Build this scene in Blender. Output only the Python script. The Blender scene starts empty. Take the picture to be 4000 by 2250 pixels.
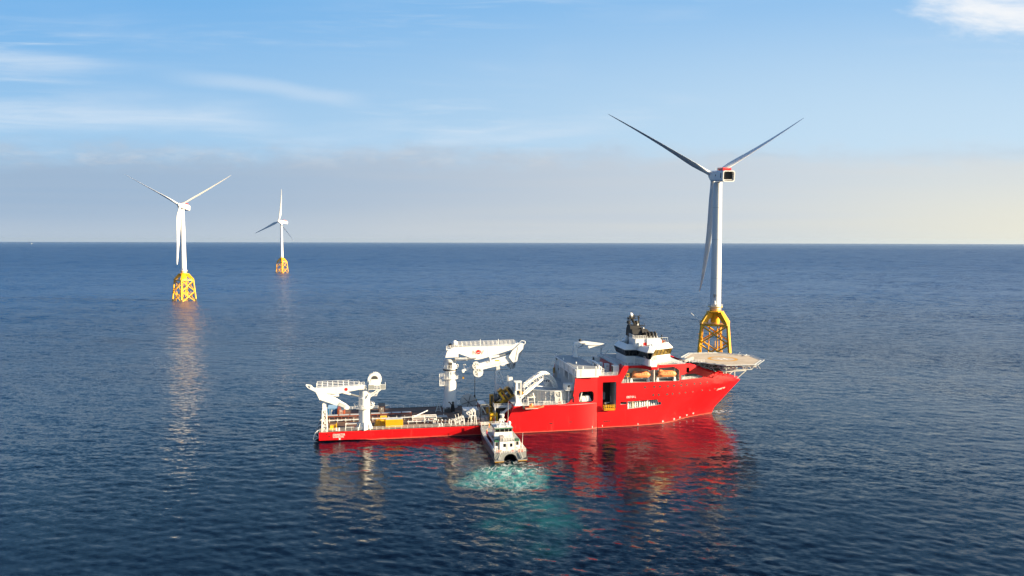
import bpy, bmesh, math, random
import numpy as np
from mathutils import Vector, Matrix
sc = bpy.context.scene
COL = sc.collection
R_ = math.radians
# ------------------------------------------------------------------ camera
FPX, CAM_H = 2850.0, 67.0                      # focal length in photo pixels (4000 wide), drone height
cam_d = bpy.data.cameras.new('camera'); cam = bpy.data.objects.new('camera', cam_d); COL.objects.link(cam)
cam_d.sensor_width = 36.0; cam_d.lens = 36.0 * FPX / 4000.0
cam_d.clip_start = 1.0; cam_d.clip_end = 200000.0
PITCH = math.atan((1125 - 944.2) / FPX); ROLL = math.atan(9.2 / 4000)
cam.matrix_world = (Matrix.Translation((0, 0, CAM_H)) @ Matrix.Rotation(math.pi / 2 - PITCH, 4, 'X')
                    @ Matrix.Rotation(ROLL, 4, 'Z'))
sc.camera = cam
# ------------------------------------------------------------------ sun, sky, exposure
SUN_AZ, SUN_EL = R_(101.0), R_(15.0)            # azimuth clockwise from the view axis (+Y)
SUN_STRENGTH, SKY_STRENGTH, EXPOSURE = 5.0, 0.05, 1.7
to_sun = Vector((math.sin(SUN_AZ) * math.cos(SUN_EL), math.cos(SUN_AZ) * math.cos(SUN_EL), math.sin(SUN_EL)))
sun_d = bpy.data.lights.new('sun', 'SUN'); sun = bpy.data.objects.new('sun', sun_d); COL.objects.link(sun)
sun_d.energy = SUN_STRENGTH; sun_d.angle = R_(0.5); sun_d.color = (1.0, 0.79, 0.50)
sun.rotation_euler = (-to_sun).to_track_quat('-Z', 'Y').to_euler()
sc.view_settings.view_transform = 'Standard'; sc.view_settings.look = 'None'
sc.view_settings.gamma = 1.0; sc.view_settings.exposure = EXPOSURE
sc.render.engine = 'CYCLES'
sc.cycles.use_denoising = True
sc.cycles.max_bounces = 6; sc.cycles.diffuse_bounces = 2; sc.cycles.glossy_bounces = 4
sc.cycles.caustics_reflective = False; sc.cycles.caustics_refractive = False
sc.cycles.sample_clamp_indirect = 4.0

class NG:
    """small node-graph helper"""
    def __init__(s, tree):
        s.t = tree; s.n = tree.nodes; s.l = tree.links
    def new(s, typ, **kw):
        n = s.n.new(typ)
        for a, v in kw.items(): setattr(n, a, v)
        return n
    def put(s, sock, v):
        if hasattr(v, 'is_linked') or isinstance(v, bpy.types.NodeSocket): s.l.new(v, sock)
        else:
            if isinstance(v, (tuple, list)) and len(v) == 3 and sock.type == 'RGBA': v = (*v, 1)
            sock.default_value = v
    def m(s, op, a, b=0.0, c=0.0, clamp=False):
        n = s.new('ShaderNodeMath', operation=op, use_clamp=clamp)
        s.put(n.inputs[0], a); s.put(n.inputs[1], b); s.put(n.inputs[2], c)
        return n.outputs[0]
    def mapr(s, v, a, b, c=0.0, d=1.0, smooth=True):
        n = s.new('ShaderNodeMapRange', interpolation_type='SMOOTHSTEP' if smooth else 'LINEAR')
        for i, x in enumerate((v, a, b, c, d)): s.put(n.inputs[i], x)
        return n.outputs[0]
    def mix(s, f, a, b, blend='MIX'):
        n = s.new('ShaderNodeMix', data_type='RGBA', blend_type=blend)
        s.put(n.inputs[0], f); s.put(n.inputs[6], a); s.put(n.inputs[7], b)
        return n.outputs[2]
    def noise(s, vec, scale, detail=3.0, rough=0.55, dist=0.0, w=None):
        n = s.new('ShaderNodeTexNoise')
        if w is not None: n.noise_dimensions = '4D'; n.inputs['W'].default_value = w
        s.put(n.inputs['Vector'], vec); n.inputs['Scale'].default_value = scale
        n.inputs['Detail'].default_value = detail; n.inputs['Roughness'].default_value = rough
        n.inputs['Distortion'].default_value = dist
        return n
    def xyz(s, x, y, z):
        n = s.new('ShaderNodeCombineXYZ')
        for i, v in enumerate((x, y, z)): s.put(n.inputs[i], v)
        return n.outputs[0]
    def vm(s, op, a, b=None, scale=None):
        n = s.new('ShaderNodeVectorMath', operation=op); s.put(n.inputs[0], a)
        if b is not None: s.put(n.inputs[1], b)
        if scale is not None: s.put(n.inputs['Scale'], scale)
        return n.outputs[0]

world = bpy.data.worlds.new('World'); sc.world = world; world.use_nodes = True
g = NG(world.node_tree); g.n.clear()
out = g.new('ShaderNodeOutputWorld'); bg = g.new('ShaderNodeBackground')
g.l.new(bg.outputs[0], out.inputs[0]); bg.inputs['Strength'].default_value = SKY_STRENGTH
sky = g.new('ShaderNodeTexSky', sky_type='NISHITA'); sky.sun_disc = False
sky.sun_elevation = SUN_EL; sky.sun_rotation = SUN_AZ; sky.altitude = 60.0
sky.air_density = 1.0; sky.dust_density = 0.6; sky.ozone_density = 2.5
tc = g.new('ShaderNodeTexCoord'); sep = g.new('ShaderNodeSeparateXYZ'); g.l.new(tc.outputs['Generated'], sep.inputs[0])
DX, DY, DZ = sep.outputs
el = g.m('MULTIPLY', g.m('ARCTANGENT', g.m('DIVIDE', DZ, g.m('MAXIMUM', DY, 0.35))), 57.2958)   # height above the horizon of a far cloud line across +Y
ele = g.m('MULTIPLY', g.m('ARCSINE', DZ), 57.2958)
az = g.m('MULTIPLY', g.m('ARCTAN2', DX, DY), 57.2958)          # degrees right of +Y
K = 1.0 / SKY_STRENGTH / (2 ** EXPOSURE)                       # display-linear -> world radiance
def C(r, gr, b):                                              # an sRGB colour as seen -> world radiance
    f = lambda v: ((v / 255 + 0.055) / 1.055) ** 2.4 * K
    return (f(r), f(gr), f(b))
SUNW = g.mapr(az, -38, 42)                                     # towards the sun
col = sky.outputs[0]
# clear-air colour of the afternoon sky towards +Y, layered over the physical sky
clear = g.mix(g.mapr(el, 6, 20), C(168, 208, 240), C(116, 182, 238))
clear = g.mix(g.mapr(ele, 18, 44), clear, C(30, 78, 160))
clear = g.mix(g.m('MULTIPLY', SUNW, g.mapr(el, 26, 5)), clear, C(200, 224, 243))
aaz = g.m('ABSOLUTE', az)
front = g.m('MULTIPLY', g.mapr(ele, 58, 26), g.mapr(aaz, 95, 50))
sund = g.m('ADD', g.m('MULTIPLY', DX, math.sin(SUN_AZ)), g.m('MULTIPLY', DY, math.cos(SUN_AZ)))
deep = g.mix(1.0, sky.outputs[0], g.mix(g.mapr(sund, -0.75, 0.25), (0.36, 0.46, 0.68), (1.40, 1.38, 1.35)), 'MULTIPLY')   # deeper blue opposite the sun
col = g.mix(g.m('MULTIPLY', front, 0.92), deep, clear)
# high thin cirrus streaks
v1 = g.xyz(g.m('MULTIPLY', az, 0.055), g.m('ADD', g.m('MULTIPLY', el, 0.42), g.m('MULTIPLY', az, 0.010)), 0.0)
n1 = g.noise(v1, 1.0, 5.0, 0.55, 0.6, w=3.1).outputs[0]
v2 = g.xyz(g.m('MULTIPLY', az, 0.02), g.m('MULTIPLY', el, 0.10), 0.0)
n2 = g.noise(v2, 1.6, 3.0, 0.5, 0.2, w=8.4).outputs[0]
ci = g.m('MULTIPLY', g.mapr(n1, 0.44, 0.74), g.mapr(n2, 0.36, 0.62))
ci = g.m('MULTIPLY', ci, g.mapr(el, 24, 12))
col = g.mix(g.m('MULTIPLY', ci, 0.6), col, C(214, 229, 244))
v6 = g.xyz(g.m('ADD', g.m('MULTIPLY', az, 0.10), g.m('MULTIPLY', el, 0.12)), g.m('ADD', g.m('MULTIPLY', el, 1.3), g.m('MULTIPLY', az, 0.03)), 0.0)
n6 = g.noise(v6, 1.0, 8.0, 0.62, 0.9, w=4.4).outputs[0]
wis = g.m('MULTIPLY', g.mapr(n6, 0.46, 0.78), g.mapr(n2, 0.40, 0.66))
col = g.mix(g.m('MULTIPLY', wis, 0.6), col, C(216, 231, 245))
# the long white streak low on the left
strk_el = g.m('ADD', 9.75, g.m('MULTIPLY', g.m('ADD', az, 32), -0.04))
n3 = g.noise(g.xyz(g.m('MULTIPLY', az, 0.11), g.m('MULTIPLY', el, 0.35), 0.0), 1.0, 4.0, 0.5, 0.5, w=1.7).outputs[0]
d3 = g.m('ABSOLUTE', g.m('SUBTRACT', g.m('ADD', el, g.m('MULTIPLY', g.m('SUBTRACT', n3, 0.5), 2.2)), strk_el))
s3 = g.m('MULTIPLY', g.m('MULTIPLY', g.mapr(d3, 1.6, 0.0), g.mapr(az, -15, -24)), g.mapr(n6, 0.3, 0.62, 0.45, 1.0))
col = g.mix(g.m('MULTIPLY', s3, 0.62), col, C(216, 231, 246))
strk2 = g.m('ADD', 11.9, g.m('MULTIPLY', g.m('ADD', az, 20), -0.13))
d4 = g.m('ABSOLUTE', g.m('SUBTRACT', g.m('ADD', el, g.m('MULTIPLY', g.m('SUBTRACT', n3, 0.5), 1.0)), strk2))
s4 = g.m('MULTIPLY', g.mapr(d4, 0.8, 0.05), g.m('MULTIPLY', g.mapr(az, -10, -14), g.mapr(az, -27, -20)))
col = g.mix(g.m('MULTIPLY', s4, 0.4), col, C(212, 228, 244))
# white cloud high on the right
n5 = g.noise(g.xyz(g.m('MULTIPLY', az, 0.16), g.m('ADD', g.m('MULTIPLY', el, 0.42), g.m('MULTIPLY', az, 0.05)), 0.0), 1.0, 6.0, 0.62, 0.35, w=5.2).outputs[0]
e5 = g.m('ADD', g.m('POWER', g.m('DIVIDE', g.m('SUBTRACT', az, 34.0), 5.5), 2.0), g.m('POWER', g.m('DIVIDE', g.m('SUBTRACT', el, 17.0), 2.3), 2.0))
c5 = g.mapr(g.m('SUBTRACT', n5, g.m('MULTIPLY', e5, 0.26)), 0.20, 0.56)
col = g.mix(g.m('MULTIPLY', c5, 0.95), col, C(247, 249, 252))
# low grey stratus bank with a ragged top edge, warmer to the right
nb = g.noise(g.xyz(g.m('MULTIPLY', az, 0.22), g.m('MULTIPLY', el, 0.55), 0.0), 1.0, 5.0, 0.6, 0.25, w=2.2).outputs[0]
top = g.m('ADD', 6.75, g.m('MULTIPLY', g.m('SUBTRACT', nb, 0.5), 3.6))
bank = g.m('MULTIPLY', g.mapr(el, g.m('ADD', top, 1.5), g.m('SUBTRACT', top, 1.5)), g.mapr(aaz, 110, 60))
bankc = g.mix(SUNW, C(157, 182, 209), C(213, 218, 222))
bankc = g.mix(g.m('MULTIPLY', g.mapr(el, 4.5, 0.0), SUNW), bankc, C(228, 222, 208))
nb2 = g.noise(g.xyz(g.m('MULTIPLY', az, 0.03), g.m('MULTIPLY', el, 0.9), 0.0), 1.0, 3.0, 0.5, 0.2, w=6.0).outputs[0]
bankc = g.mix(g.mapr(nb2, 0.35, 0.7), bankc, g.mix(SUNW, C(163, 185, 209), C(218, 219, 219)))
bankc = g.mix(g.m('MULTIPLY', g.mapr(g.m('ABSOLUTE', g.m('SUBTRACT', el, g.m('ADD', top, 0.1))), 0.9, 0.0), g.mapr(nb, 0.4, 0.7)), bankc, C(184, 193, 206))
glow = g.m('MULTIPLY', g.mapr(az, 14, 44), g.mapr(el, 8.5, 0))
puff = g.noise(g.xyz(g.m('MULTIPLY', az, 0.30), g.m('MULTIPLY', el, 0.85), 0.0), 1.0, 7.0, 0.62, 0.4, w=14.0).outputs[0]
edge = g.mapr(g.m('ABSOLUTE', g.m('SUBTRACT', el, 6.6)), 1.3, 0.0)
bankc = g.mix(g.m('MULTIPLY', g.m('MULTIPLY', edge, g.mapr(puff, 0.45, 0.68)), 0.7), bankc, C(206, 210, 216))
bankc = g.mix(g.m('MULTIPLY', g.mapr(el, 3.2, 0.0), 0.45), bankc, C(205, 212, 218))
bankc = g.mix(glow, bankc, C(250, 238, 204))
col = g.mix(g.m('MULTIPLY', bank, g.mapr(az, 40, -10, 0.72, 0.95)), col, bankc)
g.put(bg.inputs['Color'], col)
# ------------------------------------------------------------------ materials
def mat(name):
    m = bpy.data.materials.new(name); m.use_nodes = True
    g = NG(m.node_tree); g.n.clear()
    o = g.new('ShaderNodeOutputMaterial'); b = g.new('ShaderNodeBsdfPrincipled')
    g.l.new(b.outputs[0], o.inputs[0])
    return m, g, b
def paint(name, c, rough=0.45, metal=0.0, var=0.12, scale=0.35, streak=0.0, sc_col=(0.22, 0.10, 0.05), bump=0.0):
    """weathered paint: blotchy tone, optional run-down streaks"""
    m, g, b = mat(name)
    tc = g.new('ShaderNodeTexCoord').outputs['Object']
    n = g.noise(tc, scale, 6.0, 0.62).outputs[0]
    n2 = g.noise(tc, scale * 9, 3.0, 0.6, w=4.0).outputs[0]
    f = g.m('ADD', g.m('MULTIPLY', g.m('SUBTRACT', n, 0.5), 2 * var), g.m('MULTIPLY', g.m('SUBTRACT', n2, 0.5), var))
    hs = g.new('ShaderNodeHueSaturation'); g.put(hs.inputs['Color'], c); g.put(hs.inputs['Value'], g.m('ADD', f, 1.0))
    colr = hs.outputs[0]
    if streak:
        st = g.noise(g.vm('MULTIPLY', tc, (0.9, 0.9, 0.06)), 1.0, 5.0, 0.7, w=9.0).outputs[0]
        colr = g.mix(g.m('MULTIPLY', g.mapr(st, 0.55, 0.8), streak), colr, sc_col)
    g.put(b.inputs['Base Color'], colr); b.inputs['Metallic'].default_value = metal
    g.put(b.inputs['Roughness'], g.m('ADD', g.m('MULTIPLY', g.m('SUBTRACT', n, 0.5), 0.25), rough))
    if bump:
        bp = g.new('ShaderNodeBump'); bp.inputs['Strength'].default_value = bump; bp.inputs['Distance'].default_value = 0.05
        g.put(bp.inputs['Height'], g.noise(tc, 0.8, 2.0, 0.5, w=2.0).outputs[0]); g.l.new(bp.outputs[0], b.inputs['Normal'])
    return m
M = {}
M['white'] = paint('white_marine_paint', (0.80, 0.80, 0.78), 0.42, var=0.05, streak=0.25, sc_col=(0.55, 0.50, 0.42))
M['clean'] = paint('turbine_white', (0.78, 0.79, 0.78), 0.38, var=0.03, scale=0.08, streak=0.12, sc_col=(0.6, 0.6, 0.58))
M['grey'] = paint('light_grey_paint', (0.50, 0.52, 0.52), 0.5, var=0.1, streak=0.2, sc_col=(0.3, 0.26, 0.2))
M['midgrey'] = paint('mid_grey_paint', (0.27, 0.29, 0.30), 0.55, var=0.15)
M['dark'] = paint('dark_grey_paint', (0.06, 0.06, 0.062), 0.55, var=0.2)
M['black'] = paint('black_paint', (0.006, 0.006, 0.007), 0.6, var=0.3)
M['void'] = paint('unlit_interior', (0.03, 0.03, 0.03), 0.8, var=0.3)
M['yellow'] = paint('yellow_paint', (0.78, 0.44, 0.015), 0.42, var=0.1, streak=0.2, sc_col=(0.4, 0.16, 0.03))
M['jacket'] = paint('jacket_yellow', (0.86, 0.42, 0.008), 0.45, var=0.08, scale=0.2, streak=0.22, sc_col=(0.42, 0.2, 0.03))
M['fouled'] = paint('tide_stained_steel', (0.035, 0.045, 0.035), 0.6, var=0.4)
M['mustard'] = paint('oily_yellow', (0.42, 0.22, 0.015), 0.45, var=0.35, scale=1.0)
M['rust'] = paint('red_oxide_steel', (0.20, 0.055, 0.035), 0.6, var=0.25, scale=0.8)
M['boxred'] = paint('container_red', (0.36, 0.075, 0.03), 0.5, var=0.2, scale=0.8, streak=0.3)
M['boxblue'] = paint('container_blue', (0.05, 0.20, 0.42), 0.5, var=0.2, scale=0.8)
M['boxdark'] = paint('container_maroon', (0.06, 0.025, 0.022), 0.5, var=0.25, scale=0.8)
M['orange'] = paint('lifeboat_orange', (0.86, 0.30, 0.11), 0.4, var=0.06)
M['inflatable'] = paint('inflatable_red', (0.75, 0.13, 0.06), 0.5, var=0.1)
M['signred'] = paint('bright_red', (0.72, 0.02, 0.02), 0.4, var=0.08)
M['green'] = paint('dark_green_paint', (0.03, 0.13, 0.07), 0.45, var=0.15)
M['skin'] = paint('skin_tone', (0.45, 0.28, 0.2), 0.6, var=0.05)
M['coverall'] = paint('orange_coverall', (0.80, 0.20, 0.03), 0.8, var=0.1, scale=3)
M['gold_reflect'] = paint('gold_reflection_glass', (0.30, 0.20, 0.05), 0.12, metal=0.8, var=0.15)  # warm reflection of the sunlit scene put into this window colour
M['bale'] = paint('wrapped_pallet', (0.40, 0.36, 0.36), 0.4, var=0.25, scale=2.0)
M['hold'] = paint('carousel_interior_paint', (0.17, 0.19, 0.20), 0.6, var=0.15)
M['alu'] = paint('brushed_aluminium', (0.30, 0.31, 0.31), 0.42, metal=0.35, var=0.12)
M['navy'] = paint('dark_hull_paint', (0.05, 0.055, 0.075), 0.35, var=0.2)
def glass():
    m, g, b = mat('dark_window_glass')
    b.inputs['Base Color'].default_value = (0.006, 0.007, 0.009, 1); b.inputs['Roughness'].default_value = 0.06
    return m
M['glass'] = glass()
def hull_paint():
    """red hull: plating seams, faint panel tone, rubbed pale line at the water"""
    m, g, b = mat('red_hull_paint')
    tc = g.new('ShaderNodeTexCoord').outputs['Object']
    sp = g.new('ShaderNodeSeparateXYZ'); g.l.new(tc, sp.inputs[0])
    n = g.noise(tc, 0.10, 6.0, 0.6).outputs[0]
    n2 = g.noise(g.vm('MULTIPLY', tc, (0.5, 0.5, 0.05)), 1.0, 5.0, 0.68, w=3.0).outputs[0]
    br = g.new('ShaderNodeTexBrick'); br.offset = 0.5
    g.put(br.inputs['Vector'], g.xyz(sp.outputs[0], sp.outputs[2], 0.0))
    br.inputs['Scale'].default_value = 1.0; br.inputs['Brick Width'].default_value = 9.0; br.inputs['Row Height'].default_value = 2.6
    br.inputs['Mortar Size'].default_value = 0.03; br.inputs['Mortar Smooth'].default_value = 0.6
    br.inputs['Color1'].default_value = (0.92, 0.92, 0.92, 1); br.inputs['Color2'].default_value = (1, 1, 1, 1)
    br.inputs['Mortar'].default_value = (0.78, 0.78, 0.78, 1)
    c = g.mix(g.mapr(n, 0.3, 0.7), (0.60, 0.004, 0.008), (0.74, 0.007, 0.012))
    c = g.mix(1.0, c, br.outputs[0], 'MULTIPLY')
    c = g.mix(g.m('MULTIPLY', g.mapr(n2, 0.52, 0.76), 0.6), c, (0.34, 0.008, 0.010))
    n4 = g.noise(g.vm('MULTIPLY', tc, (0.7, 0.7, 0.09)), 1.3, 4.0, 0.7, w=12.0).outputs[0]
    c = g.mix(g.m('MULTIPLY', g.m('MULTIPLY', g.mapr(n4, 0.55, 0.8), g.mapr(sp.outputs[2], 8.0, 1.0)), 0.4), c, (0.70, 0.12, 0.10))
    wl = g.m('ADD', sp.outputs[2], g.m('MULTIPLY', g.m('SUBTRACT', g.noise(tc, 0.5, 4.0, 0.6).outputs[0], 0.5), 0.7))
    c = g.mix(g.m('MULTIPLY', g.mapr(wl, 0.55, 0.25), 0.55), c, (0.55, 0.16, 0.11))
    c = g.mix(g.mapr(sp.outputs[2], 0.12, 0.02), c, (0.05, 0.012, 0.012))
    g.put(b.inputs['Base Color'], c); b.inputs['Roughness'].default_value = 0.46; b.inputs['Specular IOR Level'].default_value = 0.28
    bp = g.new('ShaderNodeBump'); bp.inputs['Strength'].default_value = 0.35; bp.inputs['Distance'].default_value = 0.04
    g.put(bp.inputs['Height'], g.noise(g.vm('MULTIPLY', tc, (0.8, 0.8, 1.0)), 0.7, 2.0, 0.5, w=2.0).outputs[0]); g.l.new(bp.outputs[0], b.inputs['Normal'])
    return m
M['hull'] = hull_paint()
def deck_wood():
    m, g, b = mat('worn_deck_planking')
    tc = g.new('ShaderNodeTexCoord').outputs['Object']
    br = g.new('ShaderNodeTexBrick'); g.put(br.inputs['Vector'], tc); br.inputs['Scale'].default_value = 1.0
    br.inputs['Brick Width'].default_value = 4.0; br.inputs['Row Height'].default_value = 0.55; br.inputs['Mortar Size'].default_value = 0.03
    br.inputs['Color1'].default_value = (0.21, 0.10, 0.055, 1); br.inputs['Color2'].default_value = (0.12, 0.065, 0.04, 1)
    br.inputs['Mortar'].default_value = (0.03, 0.025, 0.02, 1)
    n = g.noise(g.vm('MULTIPLY', tc, (0.35, 1.0, 1.0)), 0.5, 6.0, 0.65).outputs[0]
    c = g.mix(g.mapr(n, 0.48, 0.72), br.outputs[0], (0.14, 0.12, 0.10))
    c = g.mix(g.mapr(g.noise(tc, 0.25, 4.0, 0.6, w=7.0).outputs[0], 0.55, 0.72), c, (0.20, 0.085, 0.05))
    g.put(b.inputs['Base Color'], c); b.inputs['Roughness'].default_value = 0.75
    return m
M['deck'] = deck_wood()
def helideck_mat():
    """pale sand deck, yellow aiming circle and white H painted on it"""
    m, g, b = mat('helideck_paint')
    tc = g.new('ShaderNodeTexCoord').outputs['Object']
    sp = g.new('ShaderNodeSeparateXYZ'); g.l.new(tc, sp.inputs[0])
    X, Y = g.m('SUBTRACT', sp.outputs[0], 150.6), g.m('SUBTRACT', sp.outputs[1], 12.9)
    r = g.m('SQRT', g.m('ADD', g.m('POWER', X, 2.0), g.m('POWER', Y, 2.0)))
    n = g.noise(tc, 0.35, 5.0, 0.6).outputs[0]
    c = g.mix(g.mapr(n, 0.3, 0.7), (0.44, 0.37, 0.28), (0.54, 0.46, 0.36))
    ring = g.m('MULTIPLY', g.m('GREATER_THAN', r, 4.5), g.m('LESS_THAN', r, 5.6))
    c = g.mix(ring, c, (0.60, 0.29, 0.02))
    edge = g.m('MULTIPLY', g.m('GREATER_THAN', r, 5.6), g.m('LESS_THAN', r, 5.75))
    edge = g.m('MAXIMUM', edge, g.m('MULTIPLY', g.m('GREATER_THAN', r, 4.37), g.m('LESS_THAN', r, 4.5)))
    c = g.mix(g.m('MULTIPLY', edge, 0.6), c, (0.25, 0.18, 0.08))
    ax, ay = g.m('ABSOLUTE', X), g.m('ABSOLUTE', Y)
    bars = g.m('MULTIPLY', g.m('MULTIPLY', g.m('GREATER_THAN', ax, 0.85), g.m('LESS_THAN', ax, 1.35)), g.m('LESS_THAN', ay, 2.0))
    cross = g.m('MULTIPLY', g.m('LESS_THAN', ax, 1.2), g.m('LESS_THAN', ay, 0.22))
    c = g.mix(g.m('MAXIMUM', bars, cross), c, (0.92, 0.92, 0.90))
    seam = g.m('LESS_THAN', g.m('ABSOLUTE', g.m('ADD', X, 0.9)), 0.07)
    c = g.mix(g.m('MULTIPLY', seam, 0.6), c, (0.25, 0.22, 0.18))
    g.put(b.inputs['Base Color'], c); b.inputs['Roughness'].default_value = 0.8
    return m
M['helideck'] = helideck_mat()

# ------------------------------------------------------------------ mesh helpers
def link(o, parent=None):
    COL.objects.link(o)
    if parent is not None: o.parent = parent
    return o
def tag(o, label=None, cat=None, group=None, kind=None):
    if label: o['label'] = label
    if cat: o['category'] = cat
    if group: o['group'] = group
    if kind: o['kind'] = kind
    return o
def empty(name, loc=(0, 0, 0), rz=0.0, label=None, cat=None, group=None):
    o = bpy.data.objects.new(name, None); o.empty_display_size = 1.0
    o.location = loc; o.rotation_euler = (0, 0, rz); COL.objects.link(o)
    return tag(o, label, cat, group)
class MB:
    """collects shapes with several materials and links them as ONE mesh object"""
    def __init__(s, m='white'):
        s.v = []; s.f = []; s.fm = []; s.mats = []; s.cur = 0; s.use(m)
    def use(s, m):
        if m not in s.mats: s.mats.append(m)
        s.cur = s.mats.index(m); return s
    def add(s, vs, fs):
        o = len(s.v); s.v += [tuple(v) for v in vs]
        for f in fs: s.f.append(tuple(i + o for i in f)); s.fm.append(s.cur)
        return s
    def box(s, a, b):
        x0, y0, z0 = (min(p, q) for p, q in zip(a, b)); x1, y1, z1 = (max(p, q) for p, q in zip(a, b))
        return s.add([(x0, y0, z0), (x1, y0, z0), (x1, y1, z0), (x0, y1, z0), (x0, y0, z1), (x1, y0, z1), (x1, y1, z1), (x0, y1, z1)],
                     [(0, 3, 2, 1), (4, 5, 6, 7), (0, 1, 5, 4), (1, 2, 6, 5), (2, 3, 7, 6), (3, 0, 4, 7)])
    def hexa(s, lo, hi):
        """lo, hi: four corners each, counter-clockwise seen from above"""
        return s.add(list(lo) + list(hi), [(0, 3, 2, 1), (4, 5, 6, 7), (0, 1, 5, 4), (1, 2, 6, 5), (2, 3, 7, 6), (3, 0, 4, 7)])
    def prism(s, poly, axis, a, b):
        """polygon in the two remaining axes, extruded from a to b along axis 'x','y','z'"""
        n = len(poly)
        def P(p, w):
            return {'x': (w, p[0], p[1]), 'y': (p[0], w, p[1]), 'z': (p[0], p[1], w)}[axis]
        vs = [P(p, a) for p in poly] + [P(p, b) for p in poly]
        fs = [tuple(range(n))[::-1], tuple(range(n, 2 * n))] + [(i, (i + 1) % n, n + (i + 1) % n, n + i) for i in range(n)]
        return s.add(vs, fs)
    def frame(s, d):
        d = Vector(d).normalized(); up = Vector((0, 0, 1)) if abs(d.z) < 0.95 else Vector((1, 0, 0))
        a = d.cross(up).normalized(); return a, a.cross(d)
    def tube(s, p, q, r, r2=None, n=8, cap=True):
        p, q = Vector(p), Vector(q); r2 = r if r2 is None else r2
        a, b = s.frame(q - p); vs = []
        for c, rr in ((p, r), (q, r2)):
            vs += [c + (a * math.cos(2 * math.pi * i / n) + b * math.sin(2 * math.pi * i / n)) * rr for i in range(n)]
        fs = [(i, (i + 1) % n, n + (i + 1) % n, n + i) for i in range(n)]
        if cap: fs += [tuple(range(n))[::-1], tuple(range(n, 2 * n))]
        return s.add(vs, fs)
    def path(s, pts, r, n=6):
        for p, q in zip(pts[:-1], pts[1:]): s.tube(p, q, r, n=n)
        return s
    def bar(s, p, q, w, h):
        """rectangular bar; w sideways, h upwards"""
        p, q = Vector(p), Vector(q); a, b = s.frame(q - p); vs = []
        for c in (p, q): vs += [c + a * x * w / 2 + b * y * h / 2 for x, y in ((-1, -1), (1, -1), (1, 1), (-1, 1))]
        return s.add(vs, [(0, 1, 5, 4), (1, 2, 6, 5), (2, 3, 7, 6), (3, 0, 4, 7), (3, 2, 1, 0), (4, 5, 6, 7)])
    def lathe(s, c, prof, n=24, axis='z'):
        """profile [(radius, height)...] turned about a vertical (or x / y) axis through c"""
        vs = []
        for r, h in prof:
            for i in range(n):
                x, y = r * math.cos(2 * math.pi * i / n), r * math.sin(2 * math.pi * i / n)
                vs.append({'z': (c[0] + x, c[1] + y, c[2] + h), 'x': (c[0] + h, c[1] + x, c[2] + y), 'y': (c[0] + x, c[1] + h, c[2] + y)}[axis])
        fs = []
        for j in range(len(prof) - 1):
            for i in range(n): fs.append((j * n + i, j * n + (i + 1) % n, (j + 1) * n + (i + 1) % n, (j + 1) * n + i))
        fs.append(tuple(range(n))[::-1]); fs.append(tuple(range((len(prof) - 1) * n, len(prof) * n)))
        return s.add(vs, fs)
    def ball(s, c, r, n=12, sz=1.0):
        k = 7
        return s.lathe(c, [(max(r * math.sin(math.pi * j / k), 0.01), -r * sz * math.cos(math.pi * j / k)) for j in range(k + 1)], n)
    def rail(s, pts, h=1.1, r=0.045, step=1.8, rows=3):
        """handrail along a polyline: posts and horizontal bars"""
        up = Vector((0, 0, 1))
        for p, q in zip(pts[:-1], pts[1:]):
            p, q = Vector(p), Vector(q); L = (q - p).length; k = max(1, round(L / step))
            for i in range(k + 1):
                c = p.lerp(q, i / k); s.tube(c, c + up * h, r, n=4, cap=False)
            for j in range(rows):
                z = up * (h * (j + 1) / rows); s.tube(p + z, q + z, r, n=4, cap=False)
        return s
    def truss(s, A, B, a, b, n, r, rd=None):
        """box lattice from square A (4 points) to square B: chords plus zig-zag; a, b unused spacing marks"""
        rd = rd or r * 0.65; A = [Vector(p) for p in A]; B = [Vector(p) for p in B]
        for p, q in zip(A, B): s.bar(p, q, r, r)
        for i in range(n + 1):
            t = i / n; ring = [p.lerp(q, t) for p, q in zip(A, B)]
            for j in range(4):
                s.bar(ring[j], ring[(j + 1) % 4], rd, rd)
                if i < n:
                    t2 = (i + 1) / n; k = (j + 1) % 4
                    if (i + j) % 2: s.bar(ring[j], A[k].lerp(B[k], t2), rd, rd)
                    else: s.bar(ring[k], A[j].lerp(B[j], t2), rd, rd)
        return s
    def build(s, name, parent=None, smooth=None, loc=None):
        me = bpy.data.meshes.new(name); me.from_pydata(s.v, [], s.f)
        for m in s.mats: me.materials.append(M[m])
        me.polygons.foreach_set('material_index', s.fm)
        bm = bmesh.new(); bm.from_mesh(me); bmesh.ops.recalc_face_normals(bm, faces=bm.faces); bm.to_mesh(me); bm.free()
        if smooth:
            me.polygons.foreach_set('use_smooth', [True] * len(me.polygons)); me.set_sharp_from_angle(angle=R_(smooth))
        o = bpy.data.objects.new(name, me); link(o, parent)
        if loc: o.location = loc
        return o
def lettering(name, txt, size, loc, rot, parent, m='white', shear=0.0, space=1.0, depth=0.02, sx=1.0, align='LEFT'):
    cu = bpy.data.curves.new(name, 'FONT'); cu.body = txt; cu.size = size; cu.extrude = depth; cu.shear = shear
    cu.space_character = space; cu.align_x = align; cu.offset = size * 0.02
    t = bpy.data.objects.new(name, cu); COL.objects.link(t)
    me = bpy.data.meshes.new_from_object(t.evaluated_get(bpy.context.evaluated_depsgraph_get()))
    bpy.data.objects.remove(t); me.materials.clear(); me.materials.append(M[m]); me.name = name
    o = bpy.data.objects.new(name, me); link(o, parent); o.location = loc; o.rotation_euler = rot; o.scale = (sx, 1, 1)
    return o
def copy_tree(o, parent=None):
    c = o.copy(); COL.objects.link(c); c.parent = parent
    for ch in o.children: copy_tree(ch, c)
    return c

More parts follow.
